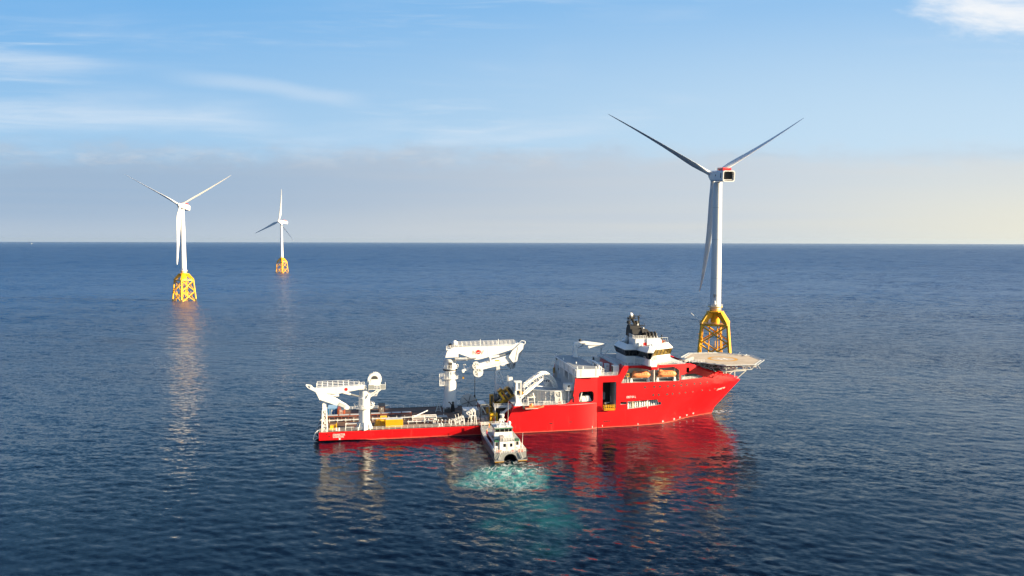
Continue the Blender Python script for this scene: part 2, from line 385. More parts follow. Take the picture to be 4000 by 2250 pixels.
# ------------------------------------------------------------------ the sea
def build_sea():
    rng = np.random.RandomState(5)
    r = np.concatenate([np.linspace(6, 105, 26)[:-1], np.geomspace(105, 9000, 1270)[:-1], np.geomspace(9000, 46000, 50)])
    fine = np.linspace(-48, 48, 1120); coarse = np.linspace(48, 312, 90)[1:-1]
    a = np.radians(np.concatenate([fine, coarse])); nr, na = len(r), len(a)
    Rg, Ag = np.meshgrid(r, a, indexing='ij')
    X = (Rg * np.sin(Ag)).ravel(); Y = (Rg * np.cos(Ag)).ravel(); Z = np.zeros_like(X)
    cell = np.repeat(np.where(r < 9000, np.maximum(r * 0.0035, 0.18), 1e9), na)
    main = R_(78)                                 # travel direction of the wind sea, from +X towards +Y
    for i in range(84):
        lam = 1.2 * (20 / 1.2) ** ((i + rng.rand()) / 84)
        th = main + rng.randn() * R_(30 if lam > 5 else 42); k = 2 * math.pi / lam
        slope = (0.008 if lam < 2.2 else 0.0135) * (1.0 if lam < 4.2 else (4.2 / lam) ** 1.3)
        ph = rng.rand() * 2 * math.pi
        fade = np.clip((lam / cell - 2.2) / 2.0, 0, 1)
        p = k * (X * math.cos(th) + Y * math.sin(th)) + ph
        Z += slope / k * np.sin(p) * fade
    # further out longer waves of the same steepness stand in for the short ones the mesh is too coarse to hold
    RR = np.hypot(X, Y); sel = (RR > 260) & (RR < 30000); xs, ys, rr = X[sel], Y[sel], RR[sel]
    lr = np.log(0.021 * np.minimum(rr, 9000)); amp = np.clip((rr - 260) / 500, 0, 1); zz = np.zeros_like(xs)
    for i in range(64):
        ll = math.log(4.5) + (math.log(230) - math.log(4.5)) * (i + rng.rand()) / 64; k = 2 * math.pi / math.exp(ll)
        th = main + rng.randn() * R_(45); win = np.exp(-((lr - ll) / 0.4) ** 2) * amp
        zz += 0.020 / k * np.sin(k * (xs * math.cos(th) + ys * math.sin(th)) + rng.rand() * 6.28) * win
    Z[sel] += zz
    # patchiness: calmer and rougher stretches of water
    patch = 1 + 0.45 * np.sin(X * 0.021 + 1.3 * np.sin(Y * 0.013)) * np.sin(Y * 0.017 + 0.7 * np.sin(X * 0.011 + 1))
    Z *= patch
    # churned water behind the crew boat
    w = np.exp(-(((X - 0.5) / 13) ** 2 + ((Y - 205) / 15) ** 2))
    ch = np.zeros_like(X)
    sel = w > 0.01
    for i in range(40):
        lam = 1.0 + 3.5 * rng.rand(); th = rng.rand() * 2 * math.pi
        ch[sel] += np.sin(2 * math.pi / lam * (X[sel] * math.cos(th) + Y[sel] * math.sin(th)) + rng.rand() * 6.3) * lam * 0.007
    Z += ch * w
    co = np.stack([X, Y, Z], 1)
    i0 = (np.arange(nr - 1)[:, None] * na + np.arange(na)[None, :])
    i1 = (np.arange(nr - 1)[:, None] * na + (np.arange(na)[None, :] + 1) % na)
    q = np.stack([i0, i0 + na, i1 + na, i1], -1).reshape(-1, 4)[:, ::-1]
    nv = len(co); co = np.vstack([co, [[0, 0, 0]]])
    tri = np.stack([np.full(na, nv), np.arange(na), (np.arange(na) + 1) % na], 1)[:, ::-1]
    me = bpy.data.meshes.new('sea')
    me.vertices.add(len(co)); me.vertices.foreach_set('co', co.astype(np.float32).ravel())
    loops = np.concatenate([q.ravel(), tri.ravel()]).astype(np.int32)
    me.loops.add(len(loops)); me.loops.foreach_set('vertex_index', loops)
    me.polygons.add(len(q) + len(tri))
    ls = np.concatenate([np.arange(len(q)) * 4, len(q) * 4 + np.arange(len(tri)) * 3]).astype(np.int32)
    me.polygons.foreach_set('loop_start', ls)
    me.update(calc_edges=True); me.polygons.foreach_set('use_smooth', np.ones(len(me.polygons), dtype=bool))
    m, g, b = mat('sea_water')
    pos = g.new('ShaderNodeTexCoord').outputs['Object']; geo = g.new('ShaderNodeNewGeometry')
    sp = g.new('ShaderNodeSeparateXYZ'); g.l.new(pos, sp.inputs[0]); X, Y = sp.outputs[0], sp.outputs[1]
    # ripples too small for the mesh tilt the normal
    rot = g.new('ShaderNodeVectorRotate', rotation_type='Z_AXIS'); g.put(rot.inputs['Vector'], pos); rot.inputs['Angle'].default_value = R_(12)
    st = g.vm('MULTIPLY', rot.outputs[0], (0.42, 1.0, 0.0))
    gust = g.mapr(g.noise(g.vm('MULTIPLY', rot.outputs[0], (0.5, 1.0, 0.0)), 0.012, 3.0, 0.55).outputs[0], 0.36, 0.64, 0.5, 1.4)
    rad = g.m('SQRT', g.m('ADD', g.m('POWER', X, 2.0), g.m('POWER', Y, 2.0)))
    gust = g.m('MULTIPLY', gust, g.mapr(rad, 230.0, 900.0, 1.0, 3.2))   # beyond the finely meshed waves the ripples carry all the slope
    t = None
    for scl, amp, w in ((2.2, 0.27, 1.0), (0.75, 0.25, 5.0), (0.24, 0.13, 13.0), (0.09, 0.08, 9.0)):
        n = g.noise(st, scl, 2.0, 0.6, w=w).outputs['Color']
        v = g.vm('MULTIPLY', g.vm('SUBTRACT', n, (0.5, 0.5, 0.5)), (amp * 0.8, amp * 1.25, 0.0))
        t = v if t is None else g.vm('ADD', t, v)
    side = g.mapr(rad, 230.0, 620.0, 0.9, 3.6)
    nrm = g.vm('NORMALIZE', g.vm('ADD', geo.outputs['Normal'], g.vm('MULTIPLY', g.vm('SCALE', t, scale=gust), g.xyz(side, 1.0, 1.0))))
    g.l.new(nrm, b.inputs['Normal'])
    # aerated turquoise water and foam thrown back by the crew boat's propellers
    warp = g.noise(pos, 0.10, 5.0, 0.6, w=3.0).outputs['Color']
    wp = g.vm('ADD', pos, g.vm('MULTIPLY', g.vm('SUBTRACT', warp, (0.5, 0.5, 0.5)), (22.0, 22.0, 0.0)))
    s2 = g.new('ShaderNodeSeparateXYZ'); g.l.new(wp, s2.inputs[0])
    def blob(cx, cy, rx, ry, a0, a1, src=s2):
        d = g.m('ADD', g.m('POWER', g.m('DIVIDE', g.m('SUBTRACT', src.outputs[0], cx), rx), 2.0), g.m('POWER', g.m('DIVIDE', g.m('SUBTRACT', src.outputs[1], cy), ry), 2.0))
        return g.mapr(d, a0, a1)
    trail = g.m('MULTIPLY', blob(6.0, 176.0, 14.0, 27.0, 1.15, 0.0), g.mapr(g.noise(pos, 0.09, 6.0, 0.65, 0.5, w=17.0).outputs[0], 0.36, 0.64, 0.06, 0.32))
    turq = g.m('MAXIMUM', blob(-1.5, 204.5, 13.5, 13.0, 1.15, 0.1), trail)
    turq = g.m('MULTIPLY', turq, g.mapr(g.noise(pos, 0.22, 5.0, 0.6, 0.4, w=7.0).outputs[0], 0.30, 0.66, 0.42, 1.0))
    fm = g.m('MAXIMUM', blob(0.5, 212.0, 11.5, 8.0, 1.1, 0.25), g.m('MULTIPLY', blob(-2.0, 200.0, 13.0, 12.0, 1.0, 0.1), 0.4))
    nz = g.noise(g.vm('MULTIPLY', pos, (0.8, 0.55, 1.0)), 0.26, 8.0, 0.58, 2.6, w=11.0).outputs[0]
    ridge = g.m('SUBTRACT', 1.0, g.m('MULTIPLY', g.m('ABSOLUTE', g.m('SUBTRACT', nz, 0.5)), 13.0))
    foam = g.m('MULTIPLY', g.mapr(ridge, 0.40, 1.0), fm)
    foam = g.m('MAXIMUM', foam, g.m('MULTIPLY', g.mapr(g.noise(pos, 0.33, 7.0, 0.7, 0.6, w=2.0).outputs[0], 0.58, 0.78), blob(0.5, 214.5, 9.0, 4.5, 1.0, 0.2)))
    foam = g.m('MULTIPLY', foam, g.mapr(g.noise(pos, 0.15, 4.0, 0.6, 0.6, w=31.0).outputs[0], 0.40, 0.60, 0.18, 1.0))
    # small breaking crests here and there, and the bow's own ripple
    crest = g.m('MULTIPLY', g.mapr(g.noise(st, 0.16, 7.0, 0.72, 0.5, w=21.0).outputs[0], 0.70, 0.78), 0.9)
    bowf = g.m('MULTIPLY', blob(81.0, 285.5, 7.0, 3.0, 1.0, 0.2), g.mapr(g.noise(pos, 0.7, 6.0, 0.7, w=4.0).outputs[0], 0.48, 0.6))
    near = g.m('MULTIPLY', blob(6.0, 190.0, 70.0, 70.0, 1.0, 0.4, sp), crest)
    foam = g.m('MAXIMUM', foam, g.m('MAXIMUM', bowf, near), clamp=True)
    deepc = g.mix(g.mapr(rad, 220.0, 1100.0, smooth=False), (0.0003, 0.0034, 0.012), (0.002, 0.038, 0.140))   # bluer sky reflection far out painted into the base colour, dark near
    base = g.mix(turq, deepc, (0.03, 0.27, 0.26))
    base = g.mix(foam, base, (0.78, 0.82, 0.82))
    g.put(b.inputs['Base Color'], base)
    water_r = g.m('ADD', g.mapr(rad, 240.0, 520.0, 0.13, 0.25, smooth=False), g.m('ADD', g.mapr(rad, 520.0, 2500.0, 0.0, 0.09, smooth=False), g.mapr(rad, 7000.0, 40000.0, 0.0, -0.12, smooth=False)))   # unresolved chop widens the gloss
    g.put(b.inputs['Roughness'], g.m('MAXIMUM', water_r, g.mapr(g.m('MAXIMUM', foam, g.m('MULTIPLY', turq, 0.45)), 0.0, 1.0, 0.09, 0.75)))
    b.inputs['IOR'].default_value = 1.333; b.inputs['Specular IOR Level'].default_value = 0.34
    me.materials.append(m)
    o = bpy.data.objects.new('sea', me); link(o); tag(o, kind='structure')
build_sea()
# ------------------------------------------------------------------ thin sea haze
def build_haze():
    b = MB(); b.box((-47000, -47000, -6), (47000, 47000, 185)); me = bpy.data.meshes.new('haze'); me.from_pydata(b.v, [], b.f)
    m = bpy.data.materials.new('haze_air'); m.use_nodes = True; g = NG(m.node_tree); g.n.clear()
    o = g.new('ShaderNodeOutputMaterial'); v = g.new('ShaderNodeVolumePrincipled'); g.l.new(v.outputs[0], o.inputs['Volume'])
    v.inputs['Color'].default_value = (0.42, 0.56, 0.74, 1); v.inputs['Density'].default_value = 0.8e-5; v.inputs['Anisotropy'].default_value = 0.2
    me.materials.append(m); tag(link(bpy.data.objects.new('haze', me)), kind='stuff')
build_haze()
# ------------------------------------------------------------------ the red cable ship
SHIP0, PHI = Vector((-64.3, 239.8, 0.0)), R_(10.4)       # aft starboard corner, heading
U_, N_ = Vector((math.cos(PHI), math.sin(PHI), 0)), Vector((-math.sin(PHI), math.cos(PHI), 0))
def SW(s, t, z=0.0): return SHIP0 + U_ * s + N_ * t + Vector((0, 0, z))   # ship metres -> world
ship = empty('cable_laying_ship', SHIP0, PHI, 'long red ship with white cranes on its low aft deck and helideck over bow', 'ship')
BW = 32.5                                               # beam
DK, FD = 3.3, 9.6                                       # aft deck and fore deck heights
def interp(x, xs, ys): return float(np.interp(x, xs, ys))
QW = [0, .255, .49, .61, .706, .843, 0.95, 1.0]; TW = [0, .35, 2.0, 4.6, 8.0, 11.5, 13.7, 14.35]
QT = [0, .206, .397, .49, .587, .683, .794, .905, 1.0]; TT = [0, 0, .1, .7, 1.9, 3.4, 5.7, 9.3, 14.35]
SZ = [-2, 0, 2.5, 5.8, 9.5, 13.1]; SE = [147.6, 148, 149.1, 152.5, 156.2, 159.9]
def stem(z): return interp(z, SZ, SE)
TOPS = [(66.3, 9.6), (70, 9.6), (76, 9.6), (82, 9.6), (84.9, 9.7), (86.2, 10.2), (87.2, 11.2), (87.75, 12.6), (88.05, 14.5), (88.3, 17.0), (88.5, 18.9),
        (89.7, 18.9), (91, 18.9), (92.5, 18.9), (93.5, 18.9), (94.5, 18.9), (95.3, 18.9), (96.0, 18.9), (96.5, 18.9), (96.9, 18.9), (97.0, 18.9)]
def bow_top(s): return interp(s, [97, 104.6, 105.4, 106.2, 107, 112.9, 131, 137, 145.3, 154.5, 159.9], [18.95, 18.95, 19.6, 21.4, 22.4, 22.4, 22.3, 20.15, 17.2, 14.7, 13.1])
def side_t(s, z):
    """distance of the starboard plating from the side line"""
    if s <= 97.0:
        up = interp(s, [84, 97], [0.0, 1.9])
        if z > 9.31: return up
        if s <= 87.5: return 0.0
        return 2.0 * min((s - 87.5) / 9.5, 1.0) ** 2.2
    q = (s - 97) / (stem(z) - 97); w = min(max((z + 0) / 14.0, 0), 1)
    return 1.9 + (1 - w) * interp(q, QW, TW) + w * interp(q, QT, TT)
def build_hull():
    LV = [-2, -0.6, 0.0, 0.4, 1.2, 2.4, 3.3, 4.6, 6.0, 7.6, 9.30, 9.32]
    FR = [0.15, 0.35, 0.55, 0.75, 0.9, 1.0]
    cols = []
    for s, zt in TOPS:
        cols.append([(s - (max(0, (9.6 - z)) * 0.49 if s < 67 else 0), side_t(s, z), z) for z in LV + [9.32 + (zt - 9.32) * f for f in FR]])
    for q in list(np.linspace(0.005, 0.12, 4)) + [.128, .135, .142, .15, .16] + list(np.linspace(0.19, 0.97, 30)) + [0.985, 0.995, 1.0]:
        zt = bow_top(97 + q * 62.9); zs = [z for z in LV] + [9.32 + (zt - 9.32) * f for f in FR]
        c = []
        for z in zs:
            s = 97 + q * (stem(z) - 97); c.append((s, side_t(s, z) if q < 1 else BW / 2, z))
        cols.append(c)
    nr = len(cols[0]); V = []; F = []
    for c in cols:
        V += c + [(s, BW - t, z) for s, t, z in c]
    W = 2 * nr
    for i in range(len(cols) - 1):
        for j in range(nr - 1):
            F.append((i * W + j, (i + 1) * W + j, (i + 1) * W + j + 1, i * W + j + 1))
            F.append((i * W + nr + j, i * W + nr + j + 1, (i + 1) * W + nr + j + 1, (i + 1) * W + nr + j))
        F.append((i * W + nr - 1, (i + 1) * W + nr - 1, (i + 1) * W + W - 1, i * W + W - 1))
        F.append((i * W, i * W + nr, (i + 1) * W + nr, (i + 1) * W))
    for j in range(nr - 1):
        F.append((j, j + 1, nr + j + 1, nr + j))
        e = (len(cols) - 1) * W; F.append((e + j, e + nr + j, e + nr + j + 1, e + j + 1))
    me = bpy.data.meshes.new('hull'); me.from_pydata(V, [], F)
    bm = bmesh.new(); bm.from_mesh(me); bmesh.ops.remove_doubles(bm, verts=bm.verts, dist=0.002)
    bmesh.ops.dissolve_degenerate(bm, edges=bm.edges, dist=0.0005)
    bmesh.ops.recalc_face_normals(bm, faces=bm.faces); bm.to_mesh(me); bm.free()
    me.materials.append(M['hull']); me.materials.append(M['grey']); me.materials.append(M['void']); me.materials.append(M['deck'])
    o = bpy.data.objects.new('hull', me); link(o)
    # openings cut through the side plating
    def cutter(poly, depth, mi, t0=-3.0, lean=0):
        b = MB('grey'); b.prism(poly, 'y', t0, depth); c = b.build('cutter')
        c.data.materials.clear()
        for x in ('hull', 'grey', 'void', 'deck'): c.data.materials.append(M[x])
        c.data.polygons.foreach_set('material_index', [mi] * len(c.data.polygons))
        return c
    def rounded(x0, x1, z0, z1, r, n=5):
        P = []
        for cx, cz, a0 in ((x1 - r, z1 - r, 0), (x0 + r, z1 - r, 90), (x0 + r, z0 + r, 180), (x1 - r, z0 + r, 270)):
            P += [(cx + r * math.cos(R_(a0 + 90 * i / n)), cz + r * math.sin(R_(a0 + 90 * i / n))) for i in range(n + 1)]
        return P
    cuts = [cutter([(105.85, 16.15), (128.65, 16.15), (128.65, 20.1), (126.1, 21.45), (119.0, 21.2), (118.3, 20.9), (116.9, 20.3), (114.4, 21.45), (108.75, 21.45)], 6.2, 1),
            cutter([(129.2, 16.35), (138.6, 16.5), (138.9, 16.9), (135.2, 18.3), (129.2, 18.25)], 9.0, 1),
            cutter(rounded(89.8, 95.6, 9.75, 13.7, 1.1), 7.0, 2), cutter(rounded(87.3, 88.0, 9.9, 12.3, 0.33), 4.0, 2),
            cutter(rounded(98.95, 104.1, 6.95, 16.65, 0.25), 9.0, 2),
            cutter(rounded(105.75, 108.1, 8.3, 9.2, 0.1), 6.5, 1),
            cutter([(108.45, 6.5), (121.6, 7.5), (121.6, 8.5), (120.4, 8.5), (120.0, 9.6), (108.45, 9.3)], 6.5, 1),
            cutter([(83, 9.64), (89.2, 9.64), (89.2, 16.2), (88.62, 16.2), (88.62, 25), (83, 25)], 31.3, 1, 1.0),
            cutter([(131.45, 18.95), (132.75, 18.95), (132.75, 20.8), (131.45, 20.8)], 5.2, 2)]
    for c in cuts:
        md = o.modifiers.new('cut', 'BOOLEAN'); md.operation = 'DIFFERENCE'; md.object = c; md.solver = 'EXACT'
    dg = bpy.context.evaluated_depsgraph_get(); me2 = bpy.data.meshes.new_from_object(o.evaluated_get(dg))
    o.modifiers.clear(); o.data = me2; me2.name = 'hull'
    for c in cuts: bpy.data.objects.remove(c)
    # the low after body and the stern counter
    b = MB('hull'); sec = [(0.0, 0.55), (9, 0.5), (15, 0.35), (22, -0.6), (28, -1.8), (66, -2.0)]
    vs, fs = [], []
    for s, zb in sec:
        tb = 0.0
        for t in (0.02, BW - 0.02): vs += [(s, t, zb), (s, t, DK if s < 65 else DK)]
    for i in range(len(sec) - 1):
        a, c = i * 4, i * 4 + 4
        fs += [(a, c, c + 1, a + 1), (a + 2, a + 3, c + 3, c + 2), (a + 1, c + 1, c + 3, a + 3), (a, a + 2, c + 2, c)]
    fs += [(0, 1, 3, 2)]
    b.add(vs, fs)
    aft = b.build('after_body')
    bm = bmesh.new(); bm.from_mesh(me2); bm.from_mesh(aft.data); bm.to_mesh(me2); bm.free()
    bpy.data.objects.remove(aft)
    # decks: upward faces of the hull below the bridge are deck, not hull paint
    for p in me2.polygons:
        if p.material_index == 0 and p.normal.z > 0.9:
            c = p.center
            p.material_index = 3 if c.x < 66.2 and c.z < 4 else 1
    me2.polygons.foreach_set('use_smooth', [True] * len(me2.polygons)); me2.set_sharp_from_angle(angle=R_(18))
    o.parent = ship
    return o
hull = build_hull()
def P(mb, name, parent=ship, smooth=None): return mb.build(name, parent, smooth)
# --- fore deck facet above the bow knuckle, bulwark line
b = MB('hull')
for side in (0, 1):
    pts = []
    for s in list(np.linspace(131.3, 158.6, 16)):
        z = bow_top(s); t = side_t(min(s, stem(z) - 0.05), z); w = 0.6 + 0.5 * (s - 131) / 28
        T = lambda x: x if side == 0 else BW - x
        h = min(0.75, (s - 131.0) * 0.3)
        pts.append(((s, T(t), z + 0.004), (s, T(min(t + w, BW / 2 - 0.05)), z + h), (s, T(min(t + w + 0.5, BW / 2)), z + h - 0.3)))
    vs = [p for q in pts for p in q]; fs = []
    for i in range(len(pts) - 1):
        for j in (0, 1): fs.append((i * 3 + j, i * 3 + 3 + j, i * 3 + 4 + j, i * 3 + 1 + j))
    b.add(vs, fs)
P(b, 'bow_bulwark', smooth=40)
# --- lettering
TX = (math.pi / 2, 0, 0)
lettering('stern_lettering', 'CONNECTOR', 0.98, (4.5, -0.03, 1.95), TX, ship, space=1.04, sx=0.62)
lettering('stern_lettering', 'LUXEMBOURG', 0.66, (4.5, -0.03, 1.33), TX, ship, space=1.05, sx=0.80)
b = MB('white'); b.prism([(6.75 + (0.42 if i % 2 == 0 else 0.2) * math.sin(i * math.pi / 5), 0.86 + (0.42 if i % 2 == 0 else 0.2) * math.cos(i * math.pi / 5)) for i in range(10)], 'y', -0.05, 0.05); P(b, 'stern_emblem')
lettering('side_lettering', 'OSCV 06 L', 1.12, (107.9, 1.93, 10.55), TX, ship, shear=0.25, sx=0.68)
bl = lettering('bow_lettering', 'CONNECTOR', 1.0, (0, 0, 0), (0, 0, 0), ship, shear=0.25)
for v in bl.data.vertices:                              # wrapped onto the flared plating
    s, z = 146.7 + v.co.x * 0.66, 10.45 + v.co.y + v.co.x * 0.05
    v.co = (s, side_t(s, z) - 0.06 - v.co.z, z)
# --- draught marks and thruster symbols near the water, small dark scuppers
for s, z, k in ((95.0, 0.75, 0), (99.0, 0.8, 0), (112.7, 0.7, 0), (122.9, 0.9, 1), (128.2, 1.0, 1), (131.3, 1.1, 1), (135.0, 1.3, 1), (138.3, 1.5, 1)):
    t = side_t(s, z) - 0.06; b = MB('white')
    if k: b.box((s - .42, t - .05, z - .1), (s + .42, t + .3, z + .1)); b.box((s - .1, t - .053, z - .42), (s + .1, t + .3, z + .42))
    else: b.box((s - .1, t - .05, z - .3), (s + .1, t + .3, z + .3))
    P(b, 'draught_mark')
for s, z in ((115.0, 14.3), (118.6, 14.35), (120.8, 14.35), (123.9, 14.35), (126.4, 14.4), (129.4, 14.3), (131.8, 14.4), (135.1, 14.5), (137.8, 14.5), (140.9, 14.6),
             (118.3, 11.3), (120.4, 11.3), (123.8, 11.35), (126.0, 11.4), (128.9, 11.4), (131.5, 11.45), (134.8, 11.5), (139.1, 11.7), (142.9, 11.2), (145.2, 11.6)):
    t = side_t(s, z); tn = side_t(s + .5, z) - t
    b = MB('void'); w, h = 0.42, 0.42
    def ring(k, d, m): b.use(m); b.hexa([(s - w * k, t - d - tn * k * .9, z - h * k), (s + w * k, t - d + tn * k * .9, z - h * k), (s + w * k, t + .3 + tn, z - h * k), (s - w * k, t + .3 - tn, z - h * k)],
                                      [(s - w * k, t - d - tn * k * .9, z + h * k), (s + w * k, t - d + tn * k * .9, z + h * k), (s + w * k, t + .3 + tn, z + h * k), (s - w * k, t + .3 - tn, z + h * k)])
    ring(0.8, 0.03, 'void')
    P(b, 'porthole')
for s, z, w in ((99.8, 2.4, .35), (100.7, 2.4, .35), (101.6, 2.4, .35), (79.5, 3.0, .55), (86.6, 3.2, .55), (120.0, 5.1, .2), (2.5, 2.6, .2), (3.4, 1.9, .25), (129.2, 15.3, .9)):
    t = side_t(s, z) if s > 66 else 0.0
    b = MB('black'); b.box((s - w, t - .04, z - .16), (s + w, t + .3, z + .16)); P(b, 'scupper')
# --- stern: curved lay chutes hanging over the transom
b = MB('white')
for t in (1.0, 8.0, 16.2, 24.5, 31.5):
    pts = [(0.3 - 2.1 * math.sin(R_(a)), 3.9 - 3.4 * (1 - math.cos(R_(a))) if a else 3.9) for a in range(0, 91, 15)]
    arc = [(0.4 - 2.2 * math.sin(R_(a)), 0.5 + 3.5 * math.cos(R_(a))) for a in range(0, 95, 12)]
    for p, q in zip(arc[:-1], arc[1:]): b.bar((p[0], t, p[1]), (q[0], t, q[1]), 0.5, 0.34)
    for a in (25, 60, 90): b.bar((0.0, t, 1.4), (0.4 - 2.2 * math.sin(R_(a)), t, 0.5 + 3.5 * math.cos(R_(a))), 0.2, 0.2)
b.use('dark')
arc = [(0.35 - 1.95 * math.sin(R_(a)), 0.4 + 3.4 * math.cos(R_(a))) for a in range(0, 95, 12)]
for p, q in zip(arc[:-1], arc[1:]): b.add([(p[0], 1.2, p[1]), (q[0], 1.2, q[1]), (q[0], 31.3, q[1]), (p[0], 31.3, p[1])], [(0, 1, 2, 3)])
P(b, 'stern_chute', smooth=30)
# --- handrails of the aft deck (starboard, port) and of the fore deck
b = MB('white'); b.rail([(0.3, 0.25, DK), (62.5, 0.25, DK)], 1.15, 0.036, 2.1); P(b, 'aft_handrail')
b = MB('white'); b.rail([(0.3, BW - 0.25, DK), (62.5, BW - 0.25, DK)], 1.15, 0.05, 2.4); P(b, 'aft_handrail')
for q in ([(76.8, 0.3, FD), (84.6, 0.3, FD)], [(97.2, 2.1, 18.95), (104.6, 2.1, 18.95)]):
    b = MB('white'); b.rail(q, 1.2, 0.05, 1.7); P(b, 'fore_handrail')
# --- low deck fittings: coaming strip, deck rails, vents
b = MB('dark'); b.box((0.2, 0.6, DK + .004), (62, 1.2, DK + 0.12)); b.box((0.2, BW - 1.2, DK + .004), (62, BW - .6, DK + .12))
for t in (6.3, 9.2, 20.8, 25.2): b.box((14, t, DK + .004), (58, t + .25, DK + .1))
P(b, 'deck_coaming')

# ------------------------------------------------------------------ aft knuckle-boom crane (folded over the stern)
t0 = 2.6
b = MB('white'); c = (14.85, t0, DK)
b.lathe(c, [(2.15, 0), (2.15, 0.25), (1.85, 0.9), (1.85, 10.3), (2.0, 10.4), (2.0, 10.75), (1.8, 10.8)], 32)
for a in range(0, 360, 45):
    x, y = math.cos(R_(a)), math.sin(R_(a)); b.hexa([(c[0] + x * 1.8 - y * .06, t0 + y * 1.8 + x * .06, DK), (c[0] + x * 2.9 - y * .06, t0 + y * 2.9 + x * .06, DK), (c[0] + x * 2.9 + y * .06, t0 + y * 2.9 - x * .06, DK), (c[0] + x * 1.8 + y * .06, t0 + y * 1.8 - x * .06, DK)],
                                        [(c[0] + x * 1.8 - y * .06, t0 + y * 1.8 + x * .06, DK + 2.6), (c[0] + x * 1.95 - y * .06, t0 + y * 1.95 + x * .06, DK + 2.6), (c[0] + x * 1.95 + y * .06, t0 + y * 1.95 - x * .06, DK + 2.6), (c[0] + x * 1.8 + y * .06, t0 + y * 1.8 - x * .06, DK + 2.6)])
crane1 = P(b, 'deck_crane', smooth=35); tag(crane1, 'white crane on the aft deck with its boom folded over the stern')
b = MB('grey'); b.lathe((14.85, t0, 10.5), [(1.9, 0), (3.0, 0), (3.0, 0.12), (1.9, 0.12)], 28)
b.use('white')
for k in range(14):
    a0, a1 = R_(k * 360 / 14), R_((k + 1) * 360 / 14); f = lambda a, r, z: (14.85 + r * math.cos(a), t0 + r * math.sin(a), z)
    b.tube(f(a0, 3.0, 10.6), f(a0, 3.55, 12.1), .05, n=4)
    for rr, z in ((3.25, 11.35), (3.55, 12.1)): b.tube(f(a0, rr, z), f(a1, rr, z), .05, n=4)
for k in range(5): b.tube((18.2 + .1 * math.cos(k), t0 - 1 + k * .3, 11.2), (17.4, t0 - 1 + k * .3, 12.4), .05, n=4)
P(b, 'service_gallery', crane1)
b = MB('white')                                         # slewing column with king post
b.lathe((14.85, t0, 14.05), [(1.75, 0), (1.75, 0.3), (1.6, 0.5), (1.6, 3.4), (1.3, 3.6)], 24)
b.hexa([(13.2, t0 - 1.2, 16.3), (16.6, t0 - 1.2, 16.3), (16.6, t0 + 1.2, 16.3), (13.2, t0 + 1.2, 16.3)], [(13.0, t0 - 1.0, 18.3), (15.6, t0 - 1.0, 18.6), (15.6, t0 + 1.0, 18.6), (13.0, t0 + 1.0, 18.3)])
P(b, 'slewing_column', crane1, 35)
b = MB('white')                                         # main boom: box girder, deepest at two thirds
top = [(-0.8, 18.0), (14.6, 18.5)]
b.prism([(-1.0, 18.2), (-0.6, 16.8), (1.0, 16.5), (5.8, 15.9), (7.8, 16.3), (13.2, 17.2), (14.9, 17.2), (15.4, 18.2), (14.4, 18.7), (10.5, 18.55), (5.8, 18.3), (0.2, 18.25)], 'y', t0 - 2.0, t0 - 0.4)
b.box((5.8, t0 - 2.03, 15.95), (5.9, t0 - 2.0, 18.25))
b.use('grey'); b.box((-0.4, t0 - 0.35, 18.2), (13.2, t0 + 1.0, 18.32))
P(b, 'main_boom', crane1)
b = MB('signred'); b.lathe((9.0, t0 - 2.04, 17.45), [(0.55, 0), (0.55, 0.05)], 20, 'y'); P(b, 'emblem_disc', crane1)
b = MB('white'); b.rail([(-0.6, t0 - 1.9, 18.3), (13.4, t0 - 1.9, 18.5)], 1.55, 0.06, 1.75); b.rail([(-0.6, t0 + 1.0, 18.3), (13.0, t0 + 1.0, 18.5)], 1.55, 0.06, 1.75)
b.rail([(13.0, t0 - 1.9, 18.5), (15.0, t0 - 1.9, 18.8)], 1.0, .05, 1); P(b, 'boom_walkway', crane1)
b = MB('white')                                         # folded jib, hinged at the outer end
b.prism([(-3.0, 18.1), (-0.9, 16.95), (0.3, 14.3), (6.0, 12.1), (7.0, 13.4), (1.9, 16.6), (1.0, 17.6), (-0.6, 17.9), (-2.6, 18.5)], 'y', t0 - 2.2, t0 - 0.2)
b.prism([(6.0, 12.1), (9.0, 10.5), (9.9, 10.6), (10.0, 11.2), (8.9, 12.2), (7.0, 13.4)], 'y', t0 - 1.9, t0 - 0.5)
b.use('grey'); b.hexa([(6.3, t0 - 2.25, 12.2), (8.6, t0 - 2.25, 11.1), (8.6, t0 - 1.9, 11.1), (6.3, t0 - 1.9, 12.2)], [(7.0, t0 - 2.25, 13.2), (9.0, t0 - 2.25, 12.1), (9.0, t0 - 1.9, 12.1), (7.0, t0 - 1.9, 13.2)])
b.use('white'); b.path([(-4.0, t0 - 2, 19.2), (-2.4, t0 - 2, 18.9), (-1.9, t0 - 2, 18.0)], .12); b.path([(-4.0, t0 - 2, 19.2), (-3.0, t0 - 2, 18.0)], .12)
b.path([(-4.0, t0 - .4, 19.2), (-2.4, t0 - .4, 18.9), (-1.9, t0 - .4, 18.0)], .12); b.tube((-4.0, t0 - 2, 19.2), (-4.0, t0 - .4, 19.2), .12)
b.tube((-1.6, t0 - 1.2, 15.2), (-0.2, t0 - 1.2, 15.7), .09); b.tube((0.0, t0 - 1.2, 13.3), (0.9, t0 - 1.2, 14.4), .35)
b.lathe((7.9, t0 - 1.4, 11.0), [(0.75, 0), (0.75, 0.4)], 16, 'y')
P(b, 'folding_jib', crane1, 30)
b = MB('white'); b.tube((7.8, t0 - 1.2, 16.3), (10.4, t0 - 1.2, 15.55), .42, n=12); b.use('alu'); b.tube((10.4, t0 - 1.2, 15.55), (13.2, t0 - 1.2, 14.7), .27, n=12)
P(b, 'luffing_cylinder', crane1, 40)
